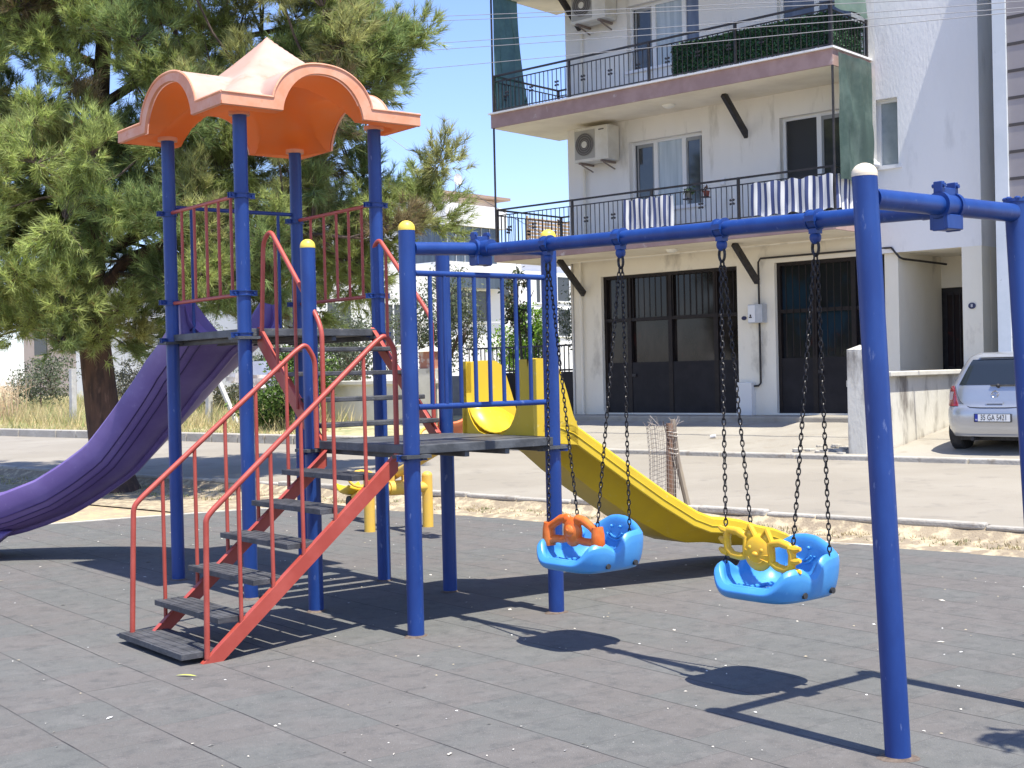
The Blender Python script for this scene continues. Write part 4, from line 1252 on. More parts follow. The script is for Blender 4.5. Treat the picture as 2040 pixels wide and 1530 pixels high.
# air conditioners
ACW = M("aged_white_casing", (0.66, 0.64, 0.56), 0.5, (0.58, 0.55, 0.46), 3)
GRILL = M("dark_fan_grille", (0.10, 0.092, 0.085), 0.6)
def aircon(z0, label):
    n1, n0 = NW - 0.06, NW - 0.46
    r = thing("air_conditioner", label, "air conditioner", FL(-17.2, NW - 0.2, z0), "air conditioners on the cream house")
    mb = MB(); mb.fbox(FL, (-17.66, -16.76), (n0, n1), (z0, z0 + 0.72)); b = mb.build("casing", ACW, r, bevel=0.015)
    mb = MB(); mb.fbox(FL, (-17.63, -17.10), (n0 - 0.006, n0 - 0.002), (z0 + 0.06, z0 + 0.66)); mb.build("grille_plate", M("grey_grille_plate", (0.36, 0.35, 0.31), 0.6), b)
    mb = MB()
    lp = [FL(-17.365 + 0.235 * cos(a), n0 - 0.014, z0 + 0.36 + 0.235 * sin(a)) for a in np.linspace(0, 2 * pi, 28, endpoint=False)]
    mb.prism(lp, Vector((NA[0], NA[1], 0)) * 0.007)
    fan = mb.build("fan", GRILL, b)
    mb = MB()
    for rr in (0.10, 0.15, 0.20, 0.235): mb.tube([FL(-17.365 + rr * cos(a), n0 - 0.02, z0 + 0.36 + rr * sin(a)) for a in np.linspace(0, 2 * pi, 24, endpoint=False)], 0.006, 5, closed=True)
    mb.build("fan_guard", M("grey_wire_guard", (0.25, 0.24, 0.22), 0.5), b)
    mb = MB(); lp = [FL(-17.365 + 0.07 * cos(a), n0 - 0.03, z0 + 0.36 + 0.07 * sin(a)) for a in np.linspace(0, 2 * pi, 18, endpoint=False)]
    mb.prism(lp, Vector((NA[0], NA[1], 0)) * 0.015); mb.build("fan_hub", ACW, b)
    mb = MB(); mb.fbox(FL, (-17.0, -16.86), (n0 - 0.004, n0 - 0.001), (z0 + 0.62, z0 + 0.645)); mb.build("badge", GRILL, b)
    for t in (-17.5, -16.92):
        mb = MB()
        mb.fbox(FL, (t - 0.02, t + 0.02), (n0 - 0.03, NW - 0.005), (z0 - 0.045, z0 - 0.004))
        mb.beam(FL(t, n0 + 0.05, z0 - 0.05), FL(t, NW - 0.02, z0 - 0.16), 0.025, 0.02, Vector((TA[0], TA[1], 0)))
        mb.build("bracket", M("rusty_bracket", (0.22, 0.17, 0.14), 0.7), r)
aircon(6.17, "air conditioner unit on the first floor wall, under the middle balcony slab")
aircon(6.17 + H, "air conditioner unit on the second floor wall, cut by the top of the photo")

# things hung on the balconies
NETM = M("green_shade_net", (0.03, 0.085, 0.07), 0.85, (0.05, 0.12, 0.10), 3, bump=0.3, bs=60, transl=0.35, alpha=0.93)
NETP = M("pale_green_net", (0.20, 0.30, 0.24), 0.85, (0.26, 0.36, 0.29), 3, transl=0.4, alpha=0.9)
def net(name, label, t, nfun, z0, z1, mat, seed, amp=0.05, rows_=26, cols_=14, zt=None):
    r = random.Random(seed); ph = [r.uniform(0, 6) for _ in range(6)]
    mb = MB(); rows = []
    for i in range(rows_ + 1):
        f = i / rows_; z = z0 + (z1 - z0) * f; row = []
        na, nb = nfun(f)
        for j in range(cols_ + 1):
            g = j / cols_
            o_ = amp * (0.8 * sin(g * 31 + ph[4] + 3 * sin(f * 4 + ph[5])) * (0.4 + 0.6 * f) + sin(g * 9 + ph[0] + f * 2) + 0.6 * sin(g * 17 + ph[1] - f * 3) + 0.5 * sin(f * 11 + ph[2] + g * 4)) * (0.3 + 0.7 * sin(pi * min(1, f * 1.02))) * (0.12 + 0.88 * sin(pi * g) ** 0.5)
            row.append(FL(t + o_, na + (nb - na) * g, z + 0.03 * sin(g * 7 + ph[3]) * (1 - f)))
        rows.append(row)
    mb.grid(rows, True)
    return tag(mb.build(name, mat, loc=FL(t, nfun(0)[0], z0)), label, "shade net", "green nets hung at balcony ends")
net("shade_net", "long dark green net hanging at the left end of the upper balcony", -19.03, lambda f: (21.17, 22.02 + 0.32 * (1 - f) ** 2.2 - 0.06 * f), 7.34, 9.84, NETM, 1)
net("shade_net", "crumpled grey green net tied at the right end of the first floor balcony", -10.985, lambda f: (21.15, 22.42 - 0.02 * f), 4.98, 7.20, M("weathered_green_net", (0.075, 0.125, 0.108), 0.85, (0.13, 0.19, 0.165), 2.2, bump=0.3, bs=60, transl=0.35, alpha=0.94), 2, 0.055, 40, 24)
net("shade_net", "pale green net at the right end of the upper balcony above the hedge panel", -11.06, lambda f: (21.2, 22.45 - 0.35 * f), 8.02, 9.80, NETP, 3, 0.03)
# ivy screen on the upper railing
IVY = M("plastic_ivy", (1, 1, 1), 0.6, attr="tint", transl=0.15)
rs = np.random.default_rng(4)
V = []; Cc = []
for i in range(5200):
    if rs.random() < 0.78: p = np.array(FL(rs.uniform(-14.52, -11.12), 21.235 + rs.normal(0, 0.01), rs.uniform(7.36, 7.97)))
    else: p = np.array(FL(-11.19 + rs.normal(0, 0.01), rs.uniform(21.2, 22.5), rs.uniform(7.33, 7.97)))
    a = rs.normal(size=3); a /= np.linalg.norm(a); b = np.cross(a, rs.normal(size=3)); b /= np.linalg.norm(b)
    l, w = rs.uniform(0.02, 0.04), rs.uniform(0.012, 0.022)
    V.append([p - a * l, p + b * w, p + a * l, p - b * w])
    Cc.append(np.array([(0.02, 0.075, 0.03), (0.03, 0.11, 0.045), (0.012, 0.05, 0.025), (0.05, 0.13, 0.05)][rs.integers(4)]) * rs.uniform(0.75, 1.4))
iv = np_mesh("ivy_screen", np.array(V), 4, IVY, loc=tuple(FL(-12.8, 21.13, 7.34)), cols=np.array(Cc))
tag(iv, "dark green artificial ivy screen tied along the upper balcony railing", "ivy screen")
ib = MB(); ib.fbox(FL, (-14.5, -11.13), (21.255, 21.262), (7.38, 7.96)); ib.fbox(FL, (-11.215, -11.208), (21.2, 22.45), (7.38, 7.96))
ib.build("backing", M("ivy_backing", (0.012, 0.035, 0.018), 0.9), iv)
# striped cloths
STB = M("navy_stripe_cloth", (0.06, 0.08, 0.19), 0.85); STW = M("white_stripe_cloth", (0.72, 0.71, 0.68), 0.85)
def striped(label, runs, z0, z1, seed):
    r = random.Random(seed); mb = MB(); first = None
    for (pa, pb, ws) in runs:
        L_ = (pb - pa).length; dr = (pb - pa).normalized(); nn = dr.cross(ZZ); n = int(L_ / ws) * 4; rows = []
        ph = r.uniform(0, 6)
        for i in range(9):
            f = i / 8
            rows.append([pa + dr * (L_ * j / n) + nn * (0.018 + 0.014 * sin(j * 0.42 + ph) + 0.010 * sin(j * 0.19 + f * 4)) + ZZ * (z0 + (z1 - z0) * f + 0.02 * sin(j * 0.3 + ph) * (1 if f in (0, 1) else 0)) for j in range(n + 1)])
        mb.grid(rows, True, mif=lambda i, j: (j // 4) % 2)
        first = first or pa
    return tag(mb.build("striped_cloth", [STB, STW], loc=first + ZZ * z0), label, "cloth", "striped cloths on the first floor railing")
striped("short blue and white striped cloth tied on the railing under the first floor window", [(FL(-15.66, 21.155, 0), FL(-14.48, 21.155, 0), 0.058)], 4.50, 5.09, 1)
striped("long blue and white striped cloth wrapped round the railing corner under the net", [(FL(-12.78, 21.155, 0), FL(-11.12, 21.155, 0), 0.068), (FL(-11.11, 21.165, 0), FL(-11.11, 22.5, 0), 0.075)], 4.50, 5.10, 2)
mb = MB(); wb = FL(-11.12, 22.5, 5.40)
for dx, dz, q in ((0, 0, 0.09), (0.08, 0.02, 0.08), (0.15, -0.03, 0.07), (0.05, 0.06, 0.07)): mb.ball(wb + FL(dx, -0.03, dz), (q * 1.1, q, q * 0.8), 12, 8)
tag(mb.build("white_bag", WHITEPL, loc=wb), "small white bag lying on the sill of the narrow side window", "bag")
# flower pots on the first floor rail
def pot(t, label, col, leafcol, fol):
    r = thing("flower_pot", label, "flower pot", FL(t, 21.32, 5.0), "pots at the first floor railing")
    mb = MB(); mb.tube([FL(t, 21.32, 5.0), FL(t, 21.32, 5.11)], [0.045, 0.065], 14); p = mb.build("pot", M("pot_" + label.split()[0], col, 0.7), r)
    mb = MB(); mb.fbox(FL, (t - 0.06, t + 0.06), (21.20, 21.36), (4.98, 4.999)); mb.build("pot_hook", BLACKM, r)
    rr = np.random.default_rng(int(-t * 10)); V = []
    for i in range(fol):
        c = np.array(FL(t, 21.32, 5.15)) + rr.normal(size=3) * np.array([0.05, 0.05, 0.035]); a = rr.normal(size=3) * 0.018; b = rr.normal(size=3) * 0.012
        V.append([c - a, c + b, c + a, c - b])
    np_mesh("leaves", np.array(V), 4, M("pot_leaves", leafcol, 0.7, transl=0.2), r)
pot(-14.25, "green plant in a grey pot on the railing before the first floor window", (0.25, 0.25, 0.24), (0.07, 0.12, 0.05), 120)
pot(-13.85, "brick red flower pot on the railing right of the green plant", (0.24, 0.07, 0.05), (0.10, 0.06, 0.04), 40)

# ---------------------------------------------------------------- grey clad house on the right
SIDING = M("grey_brown_siding", (0.30, 0.275, 0.275), 0.75, (0.34, 0.31, 0.31), 1.0)
GROOVE = M("dark_siding_groove", (0.07, 0.062, 0.06), 0.8)
PILAS = M("pale_grey_pilaster", (0.60, 0.64, 0.66), 0.8, (0.66, 0.69, 0.71), 2, c3=(0.30, 0.33, 0.34), ns3=5, lo3=0.66, hi3=0.72)
nb = thing("clad_house", "grey brown clad house with a pale corner strip, at the right edge behind the car", "house", FL(-6, 24, 0.8))
mb = MB(); mb.fbox(FL, (-8.38, 4), (22.0, 33), (0.3, 10.35)); bw = mb.build("wall", SIDING, nb)
mb = MB(); z = 6.105 - 0.4432 * 12
while z < 10.3:
    mb.fbox(FL, (-8.37, 3.99), (21.992, 21.999), (z - 0.025, z + 0.025)); z += 0.4432
mb.build("siding_grooves", GROOVE, bw)
mb = MB(); mb.fbox(FL, (-8.60, -8.382), (21.95, 33), (0.3, 10.37)); mb.build("corner_strip", PILAS, nb)
mb = MB(); mb.fbox(FL, (-8.7, 4.1), (21.93, 33.1), (10.371, 10.45)); mb.build("roof", PILAS, nb)
mb = MB(); mb.fbox(FL, (-9.098, -8.602), (23.3, 23.6), (0.3, 10.3)); mb.build("gap_wall", M("stained_gap_render", (0.24, 0.27, 0.28), 0.9, (0.18, 0.20, 0.21), 1.2, c3=(0.16, 0.125, 0.105), ns3=0.35, lo3=0.5, hi3=0.53), nb)
mb = MB(); mb.fbox(FL, (-8.97, -8.603), (23.2, 23.295), (0.3, 6.35)); mb.build("brown_patch", M("brown_render", (0.17, 0.135, 0.12), 0.9, (0.21, 0.17, 0.15), 1.5), nb)

# ---------------------------------------------------------------- garden wall beside the car
STAINW = M("stained_white_render", (0.70, 0.67, 0.59), 0.95, (0.60, 0.57, 0.49), 1.6, bump=0.3, bs=25, c3=(0.24, 0.215, 0.185), ns3=3.0, lo3=0.50, hi3=0.68, stretch=(1, 1, 0.4))
gw = thing("garden_wall", "stained white garden wall with a flat coping, running from a pointed pier to the house", "garden wall", FL(-9.45, 20.8, 0.5))
mb = MB(); mb.fbox(FL, (-9.56, -9.40), (19.42, 22.57), (0.3, 1.565)); mb.build("wall", STAINW, gw)
mb = MB(); mb.fbox(FL, (-9.64, -9.30), (19.43, 22.56), (1.567, 1.645)); mb.build("coping", M("pale_coping", (0.70, 0.66, 0.56), 0.9, (0.6, 0.56, 0.47), 3), gw, bevel=0.012)
mb = MB(); mb.fbox(FL, (-9.90, -9.58), (19.12, 19.42), (0.3, 2.0))
c_ = [FL(t, n, 2.0) for t, n in ((-9.90, 19.12), (-9.58, 19.12), (-9.58, 19.42), (-9.90, 19.42))]
mb.add(c_ + [FL(-9.74, 19.27, 2.075)], [(0, 1, 4), (1, 2, 4), (2, 3, 4), (3, 0, 4)])
mb.fbox(FL, (-9.58, -9.36), (19.20, 19.42), (0.3, 1.60))
pr_ = mb.build("pier", STAINW, gw, bevel=0.015)
mb = MB(); mb.fbox(FL, (-9.95, -9.90), (19.2, 19.3), (1.42, 1.52)); mb.build("gate_hinge", STAINW, pr_)
mb = MB(); r_ = random.Random(9)
for i in range(16):
    t = r_.uniform(-10.9, -9.9); n = r_.uniform(19.1, 19.7); s = r_.uniform(0.04, 0.13); z = prof(n)
    lp = [FL(t + s * cos(a) * r_.uniform(0.7, 1.2), n + s * sin(a) * r_.uniform(0.7, 1.2), z) for a in np.linspace(0, 2 * pi, 7, endpoint=False)]
    mb.prism(lp, ZZ * r_.uniform(0.02, 0.05))
stuff(mb.build("rubble", CONC))
mb = MB(); c0 = FL(-13.15, 20.2, prof(20.2) + 0.035); mb.tube([c0, c0 + Vector((0.09, -0.03, 0.012))], [0.026, 0.034], 12)
tag(mb.build("paper_cup", M("white_paper_cup", (0.75, 0.74, 0.72), 0.6), loc=c0), "crushed white paper cup lying on the driveway left of the garden wall", "cup")

# ---------------------------------------------------------------- silver hatchback
GC = (-7.63, 19.22)
def CL(x, y, z):            # x from the rear bumper forward, y to the car's left, z up from its ground
    return FL(GC[0] - y, GC[1] + x, 0.425 + z)
PAINT = M("silver_car_paint", (0.44, 0.455, 0.48), 0.28, (0.42, 0.435, 0.46), 2, metal=0.55, coat=0.6)
CGLASS = M("car_glass", (0.022, 0.028, 0.034), 0.05, spec=0.8)
car = thing("parked_car", "silver hatchback parked nose to the houses beside the stained garden wall", "car", CL(2, 0, 0))
Zs = [0.235, 0.27, 0.34, 0.45, 0.56, 0.64, 0.68, 0.72, 0.80, 0.90, 0.975, 1.0, 1.06, 1.15, 1.25, 1.33, 1.38, 1.42, 1.455, 1.478, 1.488]
def car_sec(z):
    rx = interp(z, [(0.235, 0.10), (0.34, 0.03), (0.45, 0.0), (0.60, 0.0), (0.665, 0.02), (0.70, 0.075), (0.80, 0.085), (0.97, 0.125), (1.0, 0.14), (1.33, 0.30), (1.42, 0.39), (1.455, 0.46), (1.478, 0.62), (1.488, 0.9)])
    fx = interp(z, [(0.235, 3.85), (0.45, 3.98), (0.62, 3.95), (0.80, 3.75), (0.90, 3.25), (0.98, 2.98), (1.2, 2.55), (1.42, 2.05), (1.478, 1.8), (1.488, 1.5)])
    hw = interp(z, [(0.235, 0.80), (0.34, 0.845), (0.55, 0.865), (0.75, 0.862), (0.97, 0.825), (1.2, 0.705), (1.38, 0.60), (1.44, 0.55), (1.478, 0.44), (1.488, 0.30)])
    return rx, fx, hw
NTH = 72
def car_pt(z, k, off=0.0):
    rx, fx, hw = car_sec(z)
    a = 2 * pi * k / NTH
    cx_, hx = (rx + fx) / 2, (fx - rx) / 2
    e = 6.0
    c, s = -cos(a), sin(a)
    q = (abs(c) ** e + abs(s) ** e) ** (-1 / e)
    return CL(cx_ + (hx + off) * c * q, (hw + off) * s * q, z)
mb = MB()
rows = [[car_pt(z, k) for k in range(NTH)] + [car_pt(z, 0)] for z in Zs]
mb.grid(rows, True)
mb.add(rows[-1][:-1], [tuple(range(NTH))], True)
mb.add(rows[0][:-1], [tuple(range(NTH))[::-1]], False)
body = mb.build("body", PAINT, car)
def patch(name, mat, ks, zs, off, parent=body, smooth=True):
    mb = MB(); rows = [[car_pt(z, k, off) for k in ks] for z in zs]
    mb.grid(rows, smooth)
    edge_ = [[rows[0], [car_pt(zs[0], k, -0.01) for k in ks]], [rows[-1], [car_pt(zs[-1], k, -0.01) for k in ks]]]
    for a, b in edge_: mb.grid([a, b], False)
    for kk in (0, -1): mb.grid([[r[kk] for r in rows], [car_pt(z, ks[kk], -0.01) for z in zs]], False)
    return mb.build(name, mat, parent)
patch("rear_window", CGLASS, np.linspace(-7.1, 7.1, 21), np.linspace(1.0, 1.375, 9), 0.006)
patch("side_window", CGLASS, np.linspace(11.5, 24, 20), np.linspace(1.01, 1.36, 7), 0.005)
patch("side_window", CGLASS, np.linspace(-11.5, -24, 20), np.linspace(1.01, 1.36, 7), 0.005)
patch("windscreen", CGLASS, np.linspace(29.5, 42.5, 20), np.linspace(1.02, 1.38, 7), 0.005)
LAMP = M("red_tail_lamp", (0.33, 0.012, 0.018), 0.12, (0.24, 0.01, 0.012), 6, coat=0.8)
for sg in (1, -1):
    tl = MB(); rows = []
    for z in np.linspace(0.69, 0.985, 9):
        f = (z - 0.69) / 0.295
        k0 = 6.5 + 1.5 * f; k1 = 10.2 - 1.3 * f ** 1.5
        rows.append([car_pt(z, sg * k, 0.014) for k in np.linspace(k0, k1, 9)])
    tl.grid(rows, True)
    for kk in (0, -1): tl.grid([[r[kk] for r in rows], [r[kk] + FL(0, 0.03, 0) for r in rows]], False)
    o = tl.build("tail_lamp", LAMP, body)
    mb = MB(); rows = []
    for z in np.linspace(0.78, 0.90, 4):
        rows.append([car_pt(z, sg * k, 0.018) for k in np.linspace(7.6, 8.8, 4)])
    mb.grid(rows, True); mb.build("clear_lens", M("clear_lamp_lens", (0.55, 0.45, 0.43), 0.15), o)
# tailgate seam, bumper step, wiper, emblem, handle, plate
SEAM = M("dark_panel_gap", (0.05, 0.05, 0.055), 0.7)
mb = MB()
sea = [(0.985, 7.9), (0.86, 7.1), (0.76, 6.4), (0.70, 5.6), (0.672, 4.5), (0.665, 2.5), (0.665, 0), (0.665, -2.5), (0.672, -4.5), (0.70, -5.6), (0.76, -6.4), (0.86, -7.1), (0.985, -7.9)]
mb.tube([car_pt(z, k, 0.0) for z, k in sea], 0.006, 5, caps=False); mb.build("tailgate_seam", SEAM, body)
mb = MB()
mb.tube([car_pt(0.99, k, 0.02) for k in np.linspace(-4.5, 1.0, 9)], 0.011, 6); mb.ball(car_pt(0.985, -0.5, 0.02), 0.03, 10, 6); mb.build("wiper", RUBBER, body)
CHROME = M("satin_chrome", (0.62, 0.63, 0.65), 0.18, metal=1.0)
mb = MB(); ec = car_pt(0.86, 0, 0.008)
mb.tube([ec + CL(0, 0.05 * cos(a), 0.05 * sin(a)) - CL(0, 0, 0) for a in np.linspace(0, 2 * pi, 20, endpoint=False)], 0.006, 6, closed=True)
mb.tube([ec + CL(0, y, z) - CL(0, 0, 0) for y, z in ((0.06, -0.006), (0.01, 0.012), (-0.01, -0.012), (-0.06, 0.006))], 0.006, 6); mb.build("emblem", CHROME, body)
mb = MB(); hc = car_pt(0.735, 0, 0.012)
o_ = lambda y, z, x=0: hc + CL(x, y, z) - CL(0, 0, 0)
mb.add([o_(0.13, 0.02), o_(-0.13, 0.02), o_(-0.13, -0.012, -0.012), o_(0.13, -0.012, -0.012), o_(-0.11, -0.02, 0.0), o_(0.11, -0.02, 0.0)], [(0, 1, 2, 3), (3, 2, 4, 5)]); mb.build("boot_handle", PAINT, body)
mb = MB(); mb.add([o_(0.115, -0.022), o_(-0.115, -0.022), o_(-0.11, -0.045), o_(0.11, -0.045)], [(0, 1, 2, 3)]); mb.build("handle_recess", SEAM, body)
pc = car_pt(0.515, 0, 0.012)
o_ = lambda x, y, z: pc + CL(x, y, z) - CL(0, 0, 0)
mb = MB(); bx = [o_(x, y, z) for z in (-0.062, 0.062) for x in (-0.012, 0.006) for y in (-0.275, 0.275)]
mb.add(bx, [(0, 2, 3, 1), (4, 5, 7, 6), (0, 1, 5, 4), (2, 6, 7, 3), (0, 4, 6, 2), (1, 3, 7, 5)]); pf = mb.build("plate_frame", RUBBER, body)
mb = MB(); mb.add([o_(-0.014, y, z) for y, z in ((0.262, -0.05), (-0.262, -0.05), (-0.262, 0.055), (0.262, 0.055))], [(0, 1, 2, 3)]); mb.build("plate", M("white_plate", (0.75, 0.75, 0.73), 0.4), pf)
mb = MB(); mb.add([o_(-0.0155, y, z) for y, z in ((0.262, -0.05), (0.215, -0.05), (0.215, 0.055), (0.262, 0.055))], [(0, 1, 2, 3)]); mb.build("blue_band", M("plate_blue", (0.01, 0.03, 0.30), 0.4), pf)
INK = M("black_plate_ink", (0.01, 0.01, 0.012), 0.5)
text("35 GA 5421", 0.118, o_(-0.016, -0.02, 0.003), INK, pf, "plate_number", STREET_ANG, extrude=0.0006, sx=0.68)
text("TR", 0.032, o_(-0.017, 0.239, -0.028), WHITEINK, pf, "country_letters", STREET_ANG, extrude=0.0004)
patch("bumper_lip", M("grey_lower_bumper", (0.40, 0.41, 0.42), 0.5), np.linspace(-6.5, 6.5, 21), (0.24, 0.262), 0.012)
mb = MB(); mb.tube([CL(0.85, -0.2, 1.48), CL(0.74, -0.2, 1.66)], 0.005, 5); mb.build("aerial", RUBBER, body)
patch("spoiler", PAINT, np.linspace(-5.6, 5.6, 15), (1.405, 1.425, 1.44), 0.055)
mb = MB(); mb.fbox(CL, (0.385, 0.40), (-0.17, 0.17), (1.385, 1.402)); mb.build("brake_light", RUBBER, body)
RIM_ = M("alloy_rim", (0.45, 0.46, 0.47), 0.35, metal=0.8)
for x in (0.62, 3.12):
    for y in (0.725, -0.725):
        mb = MB(); mb.tube([CL(x, y - 0.10, 0.295), CL(x, y - 0.08, 0.295), CL(x, y + 0.08, 0.295), CL(x, y + 0.10, 0.295)], [0.265, 0.295, 0.295, 0.265], 28)
        w = mb.build("wheel", RUBBER, car)
        s = 1 if y > 0 else -1
        mb = MB(); mb.tube([CL(x, y + s * 0.09, 0.295), CL(x, y + s * 0.105, 0.295)], [0.20, 0.185], 20); mb.build("rim", RIM_, w)
mb = MB(); mb.fbox(CL, (0.3, 3.7), (-0.62, 0.62), (0.17, 0.235)); mb.tube([CL(0.08, 0.35, 0.2), CL(0.4, 0.35, 0.2)], 0.03, 8); mb.build("underbody", RUBBER, car)

# ---------------------------------------------------------------- trees and shrubs
BARK = M("pine_bark", (0.105, 0.062, 0.045), 0.95, (0.055, 0.036, 0.030), 9, bump=1.0, bs=16, stretch=(1, 1, 0.22), c3=(0.20, 0.12, 0.085), ns3=12, lo3=0.56, hi3=0.7)
TWIG = M("dark_twig_bark", (0.075, 0.055, 0.045), 0.95, (0.12, 0.085, 0.065), 8)
NEEDLE = M("pine_needles", (1, 1, 1), 0.5, attr="tint", transl=0.5, spec=0.4)
LEAF = M("broad_leaves", (1, 1, 1), 0.6, attr="tint", transl=0.3, spec=0.3)

def in_poly(x, z, poly):
    c = False; j = len(poly) - 1
    for i in range(len(poly)):
        xi, zi = poly[i]; xj, zj = poly[j]
        if (zi > z) != (zj > z) and x < (xj - xi) * (z - zi) / (zj - zi) + xi: c = not c
        j = i
    return c

def norm(a):
    return a / np.maximum(np.linalg.norm(a, axis=-1, keepdims=True), 1e-9)

def pine(name, label, base, trunk, limbs, clumps, seed, per=74, needles=31, nlen=0.185):
    """trunk: (point, radius) list; limbs: lists of (point, radius); clumps: (centre, radius, tint)"""
    r = np.random.default_rng(seed)
    t = thing(name, label, "tree", base)
    mb = MB()
    mb.tube([p for p, _ in trunk], [w for _, w in trunk], 18)
    tr_ = mb.build("trunk", BARK, t)
    nodes = [Vector(p) for p, w in trunk if p[2] > 3.0]
    for lm in limbs:
        mb = MB(); mb.tube([p for p, _ in lm], [w for _, w in lm], 9); mb.build("limb", BARK, tr_)
        for (a, wa), (b, wb) in zip(lm, lm[1:]):
            for f in (0.4, 0.7, 1.0): nodes.append(Vector(a).lerp(Vector(b), f))
    tw = MB()
    P_, D_, C_ = [], [], []
    for (c, rad, tint) in clumps:
        c = Vector(c)
        best = min(nodes, key=lambda q: (q - c).length + (0.8 if q.z > c.z + 0.4 else 0))
        mid_ = best.lerp(c, 0.5) - ZZ * (0.10 * (best - c).length) * (1 if c.z > best.z else -0.3)
        tw.tube([best, mid_, c], [0.028, 0.02, 0.011], 5, caps=False)
        out = (c - best).normalized() if (c - best).length > 0.05 else ZZ
        for i in range(int(per * (rad / 0.46) ** 1.6)):
            d = Vector(r.normal(size=3)); d.normalize()
            d = d * 0.85 + out * (0.55 + 0.35 * r.random()) * (1 if d.dot(out) > 0 else -0.5) + ZZ * 0.30
            L_ = rad * r.uniform(0.35, 1.0) * min(1.5, d.length); d.normalize()
            if r.random() < 0.07: L_ = rad * r.uniform(1.1, 1.5)
            p = c + d * L_
            if i % 3 == 0: tw.tube([c + d * 0.05, p], [0.006, 0.003], 3, caps=False)
            P_.append(tuple(p)); D_.append(tuple((d + ZZ * r.uniform(0.0, 0.5)).normalized()))
            C_.append(np.array(tint) * r.uniform(0.7, 1.35))
    tw.build("twigs", TWIG, t)
    P_ = np.array(P_); D_ = np.array(D_); C_ = np.array(C_)
    N = len(P_)
    rnd = norm(r.normal(size=(N, needles, 3)))
    side = norm(rnd - (rnd * D_[:, None]).sum(-1, keepdims=True) * D_[:, None])
    nd = norm(D_[:, None] * r.uniform(0.4, 1.15, (N, needles, 1)) + side * r.uniform(0.25, 0.8, (N, needles, 1)))
    root = P_[:, None] - D_[:, None] * (r.uniform(0, 0.16, (N, needles, 1)))
    ln = nlen * r.uniform(0.7, 1.25, (N, needles, 1))
    tip = root + nd * ln + np.array([0, 0, -0.004])
    w = norm(np.cross(nd, r.normal(size=(N, needles, 3)))) * 0.0056
    V = np.stack([root - w, root + w, tip], 2).reshape(-1, 3, 3)
    cols = (C_[:, None, :] * r.uniform(0.75, 1.3, (N, needles, 1))).reshape(-1, 3)
    dead = r.random(len(cols)) < 0.035
    cols[dead] = np.array([0.22, 0.13, 0.06])
    np_mesh("crown", V, 3, NEEDLE, t, cols=cols)
    return t

pine_poly = [(-9.27, 11.2), (-2.24, 11.2), (-2.16, 7.82), (-1.50, 7.30), (-1.52, 6.80), (-1.98, 6.34), (-2.17, 5.8), (-1.95, 5.39), (-0.98, 5.18), (-0.98, 4.90), (-1.25, 4.57), (-1.18, 4.2), (-1.67, 4.01), (-1.84, 3.7), (-2.33, 3.4), (-2.67, 2.85), (-3.16, 2.6), (-3.71, 2.75), (-4.18, 3.1), (-4.99, 3.1), (-5.4, 2.75), (-5.75, 2.42), (-6.32, 2.2), (-6.8, 2.25), (-7.44, 2.2), (-8.25, 2.3), (-10.6, 2.4), (-11, 7), (-10.5, 10.4)]
rg = random.Random(77)
TBASE = (-6.42, 21.5, 0.02)
trunk_ = [((-6.40, 21.5, -0.1), 0.40), ((-6.43, 21.5, 0.08), 0.345), ((-6.49, 21.5, 0.35), 0.305), ((-6.56, 21.5, 0.75), 0.29), ((-6.64, 21.5, 1.45), 0.268), ((-6.70, 21.5, 2.1), 0.255), ((-6.75, 21.48, 2.75), 0.24), ((-6.72, 21.45, 3.5), 0.20), ((-6.60, 21.4, 4.7), 0.17), ((-6.50, 21.4, 6.3), 0.14), ((-6.40, 21.5, 8.0), 0.10), ((-6.35, 21.5, 10.0), 0.05)]
limbs_ = [
    [((-6.75, 21.5, 2.55), 0.15), ((-7.3, 21.2, 3.0), 0.115), ((-8.2, 20.9, 3.35), 0.08), ((-9.2, 20.6, 3.9), 0.04)],
    [((-6.72, 21.5, 3.1), 0.12), ((-6.1, 21.2, 3.7), 0.09), ((-5.2, 20.9, 4.0), 0.07), ((-4.2, 20.8, 4.0), 0.05), ((-3.1, 20.8, 4.0), 0.03)],
    [((-6.68, 21.5, 3.8), 0.11), ((-5.6, 21.9, 4.4), 0.09), ((-4.2, 22.3, 4.6), 0.07), ((-2.8, 22.4, 4.5), 0.05), ((-1.5, 22.3, 4.95), 0.025)],
    [((-6.6, 21.4, 4.6), 0.10), ((-7.5, 20.6, 5.1), 0.07), ((-8.6, 19.9, 5.3), 0.04)],
    [((-6.55, 21.4, 5.3), 0.10), ((-5.5, 21.0, 6.0), 0.08), ((-4.0, 20.6, 6.4), 0.06), ((-2.6, 20.4, 6.6), 0.03)],
    [((-6.5, 21.4, 6.2), 0.08), ((-5.2, 22.2, 7.3), 0.06), ((-3.6, 22.6, 7.7), 0.04), ((-2.2, 22.6, 7.3), 0.02)],
    [((-6.45, 21.4, 6.8), 0.08), ((-7.6, 21.6, 7.4), 0.05), ((-9.0, 21.8, 7.8), 0.03)],
    [((-6.6, 21.4, 4.3), 0.09), ((-6.4, 20.4, 4.7), 0.06), ((-6.2, 19.5, 4.6), 0.03)],
    [((-6.4, 21.5, 8.0), 0.07), ((-5.0, 21.2, 9.0), 0.05), ((-3.6, 21.0, 9.4), 0.03)],
]
gaps_ = [(-6.7, 6.18, 0.36, 0.20), (-6.1, 6.25, 0.22, 0.12), (-6.75, 6.95, 0.2, 0.05), (-1.55, 5.72, 0.55, 0.27), (-3.0, 2.9, 0.3, 0.2), (-7.6, 6.5, 0.1, 0.05)]
cl = []
tries = 0
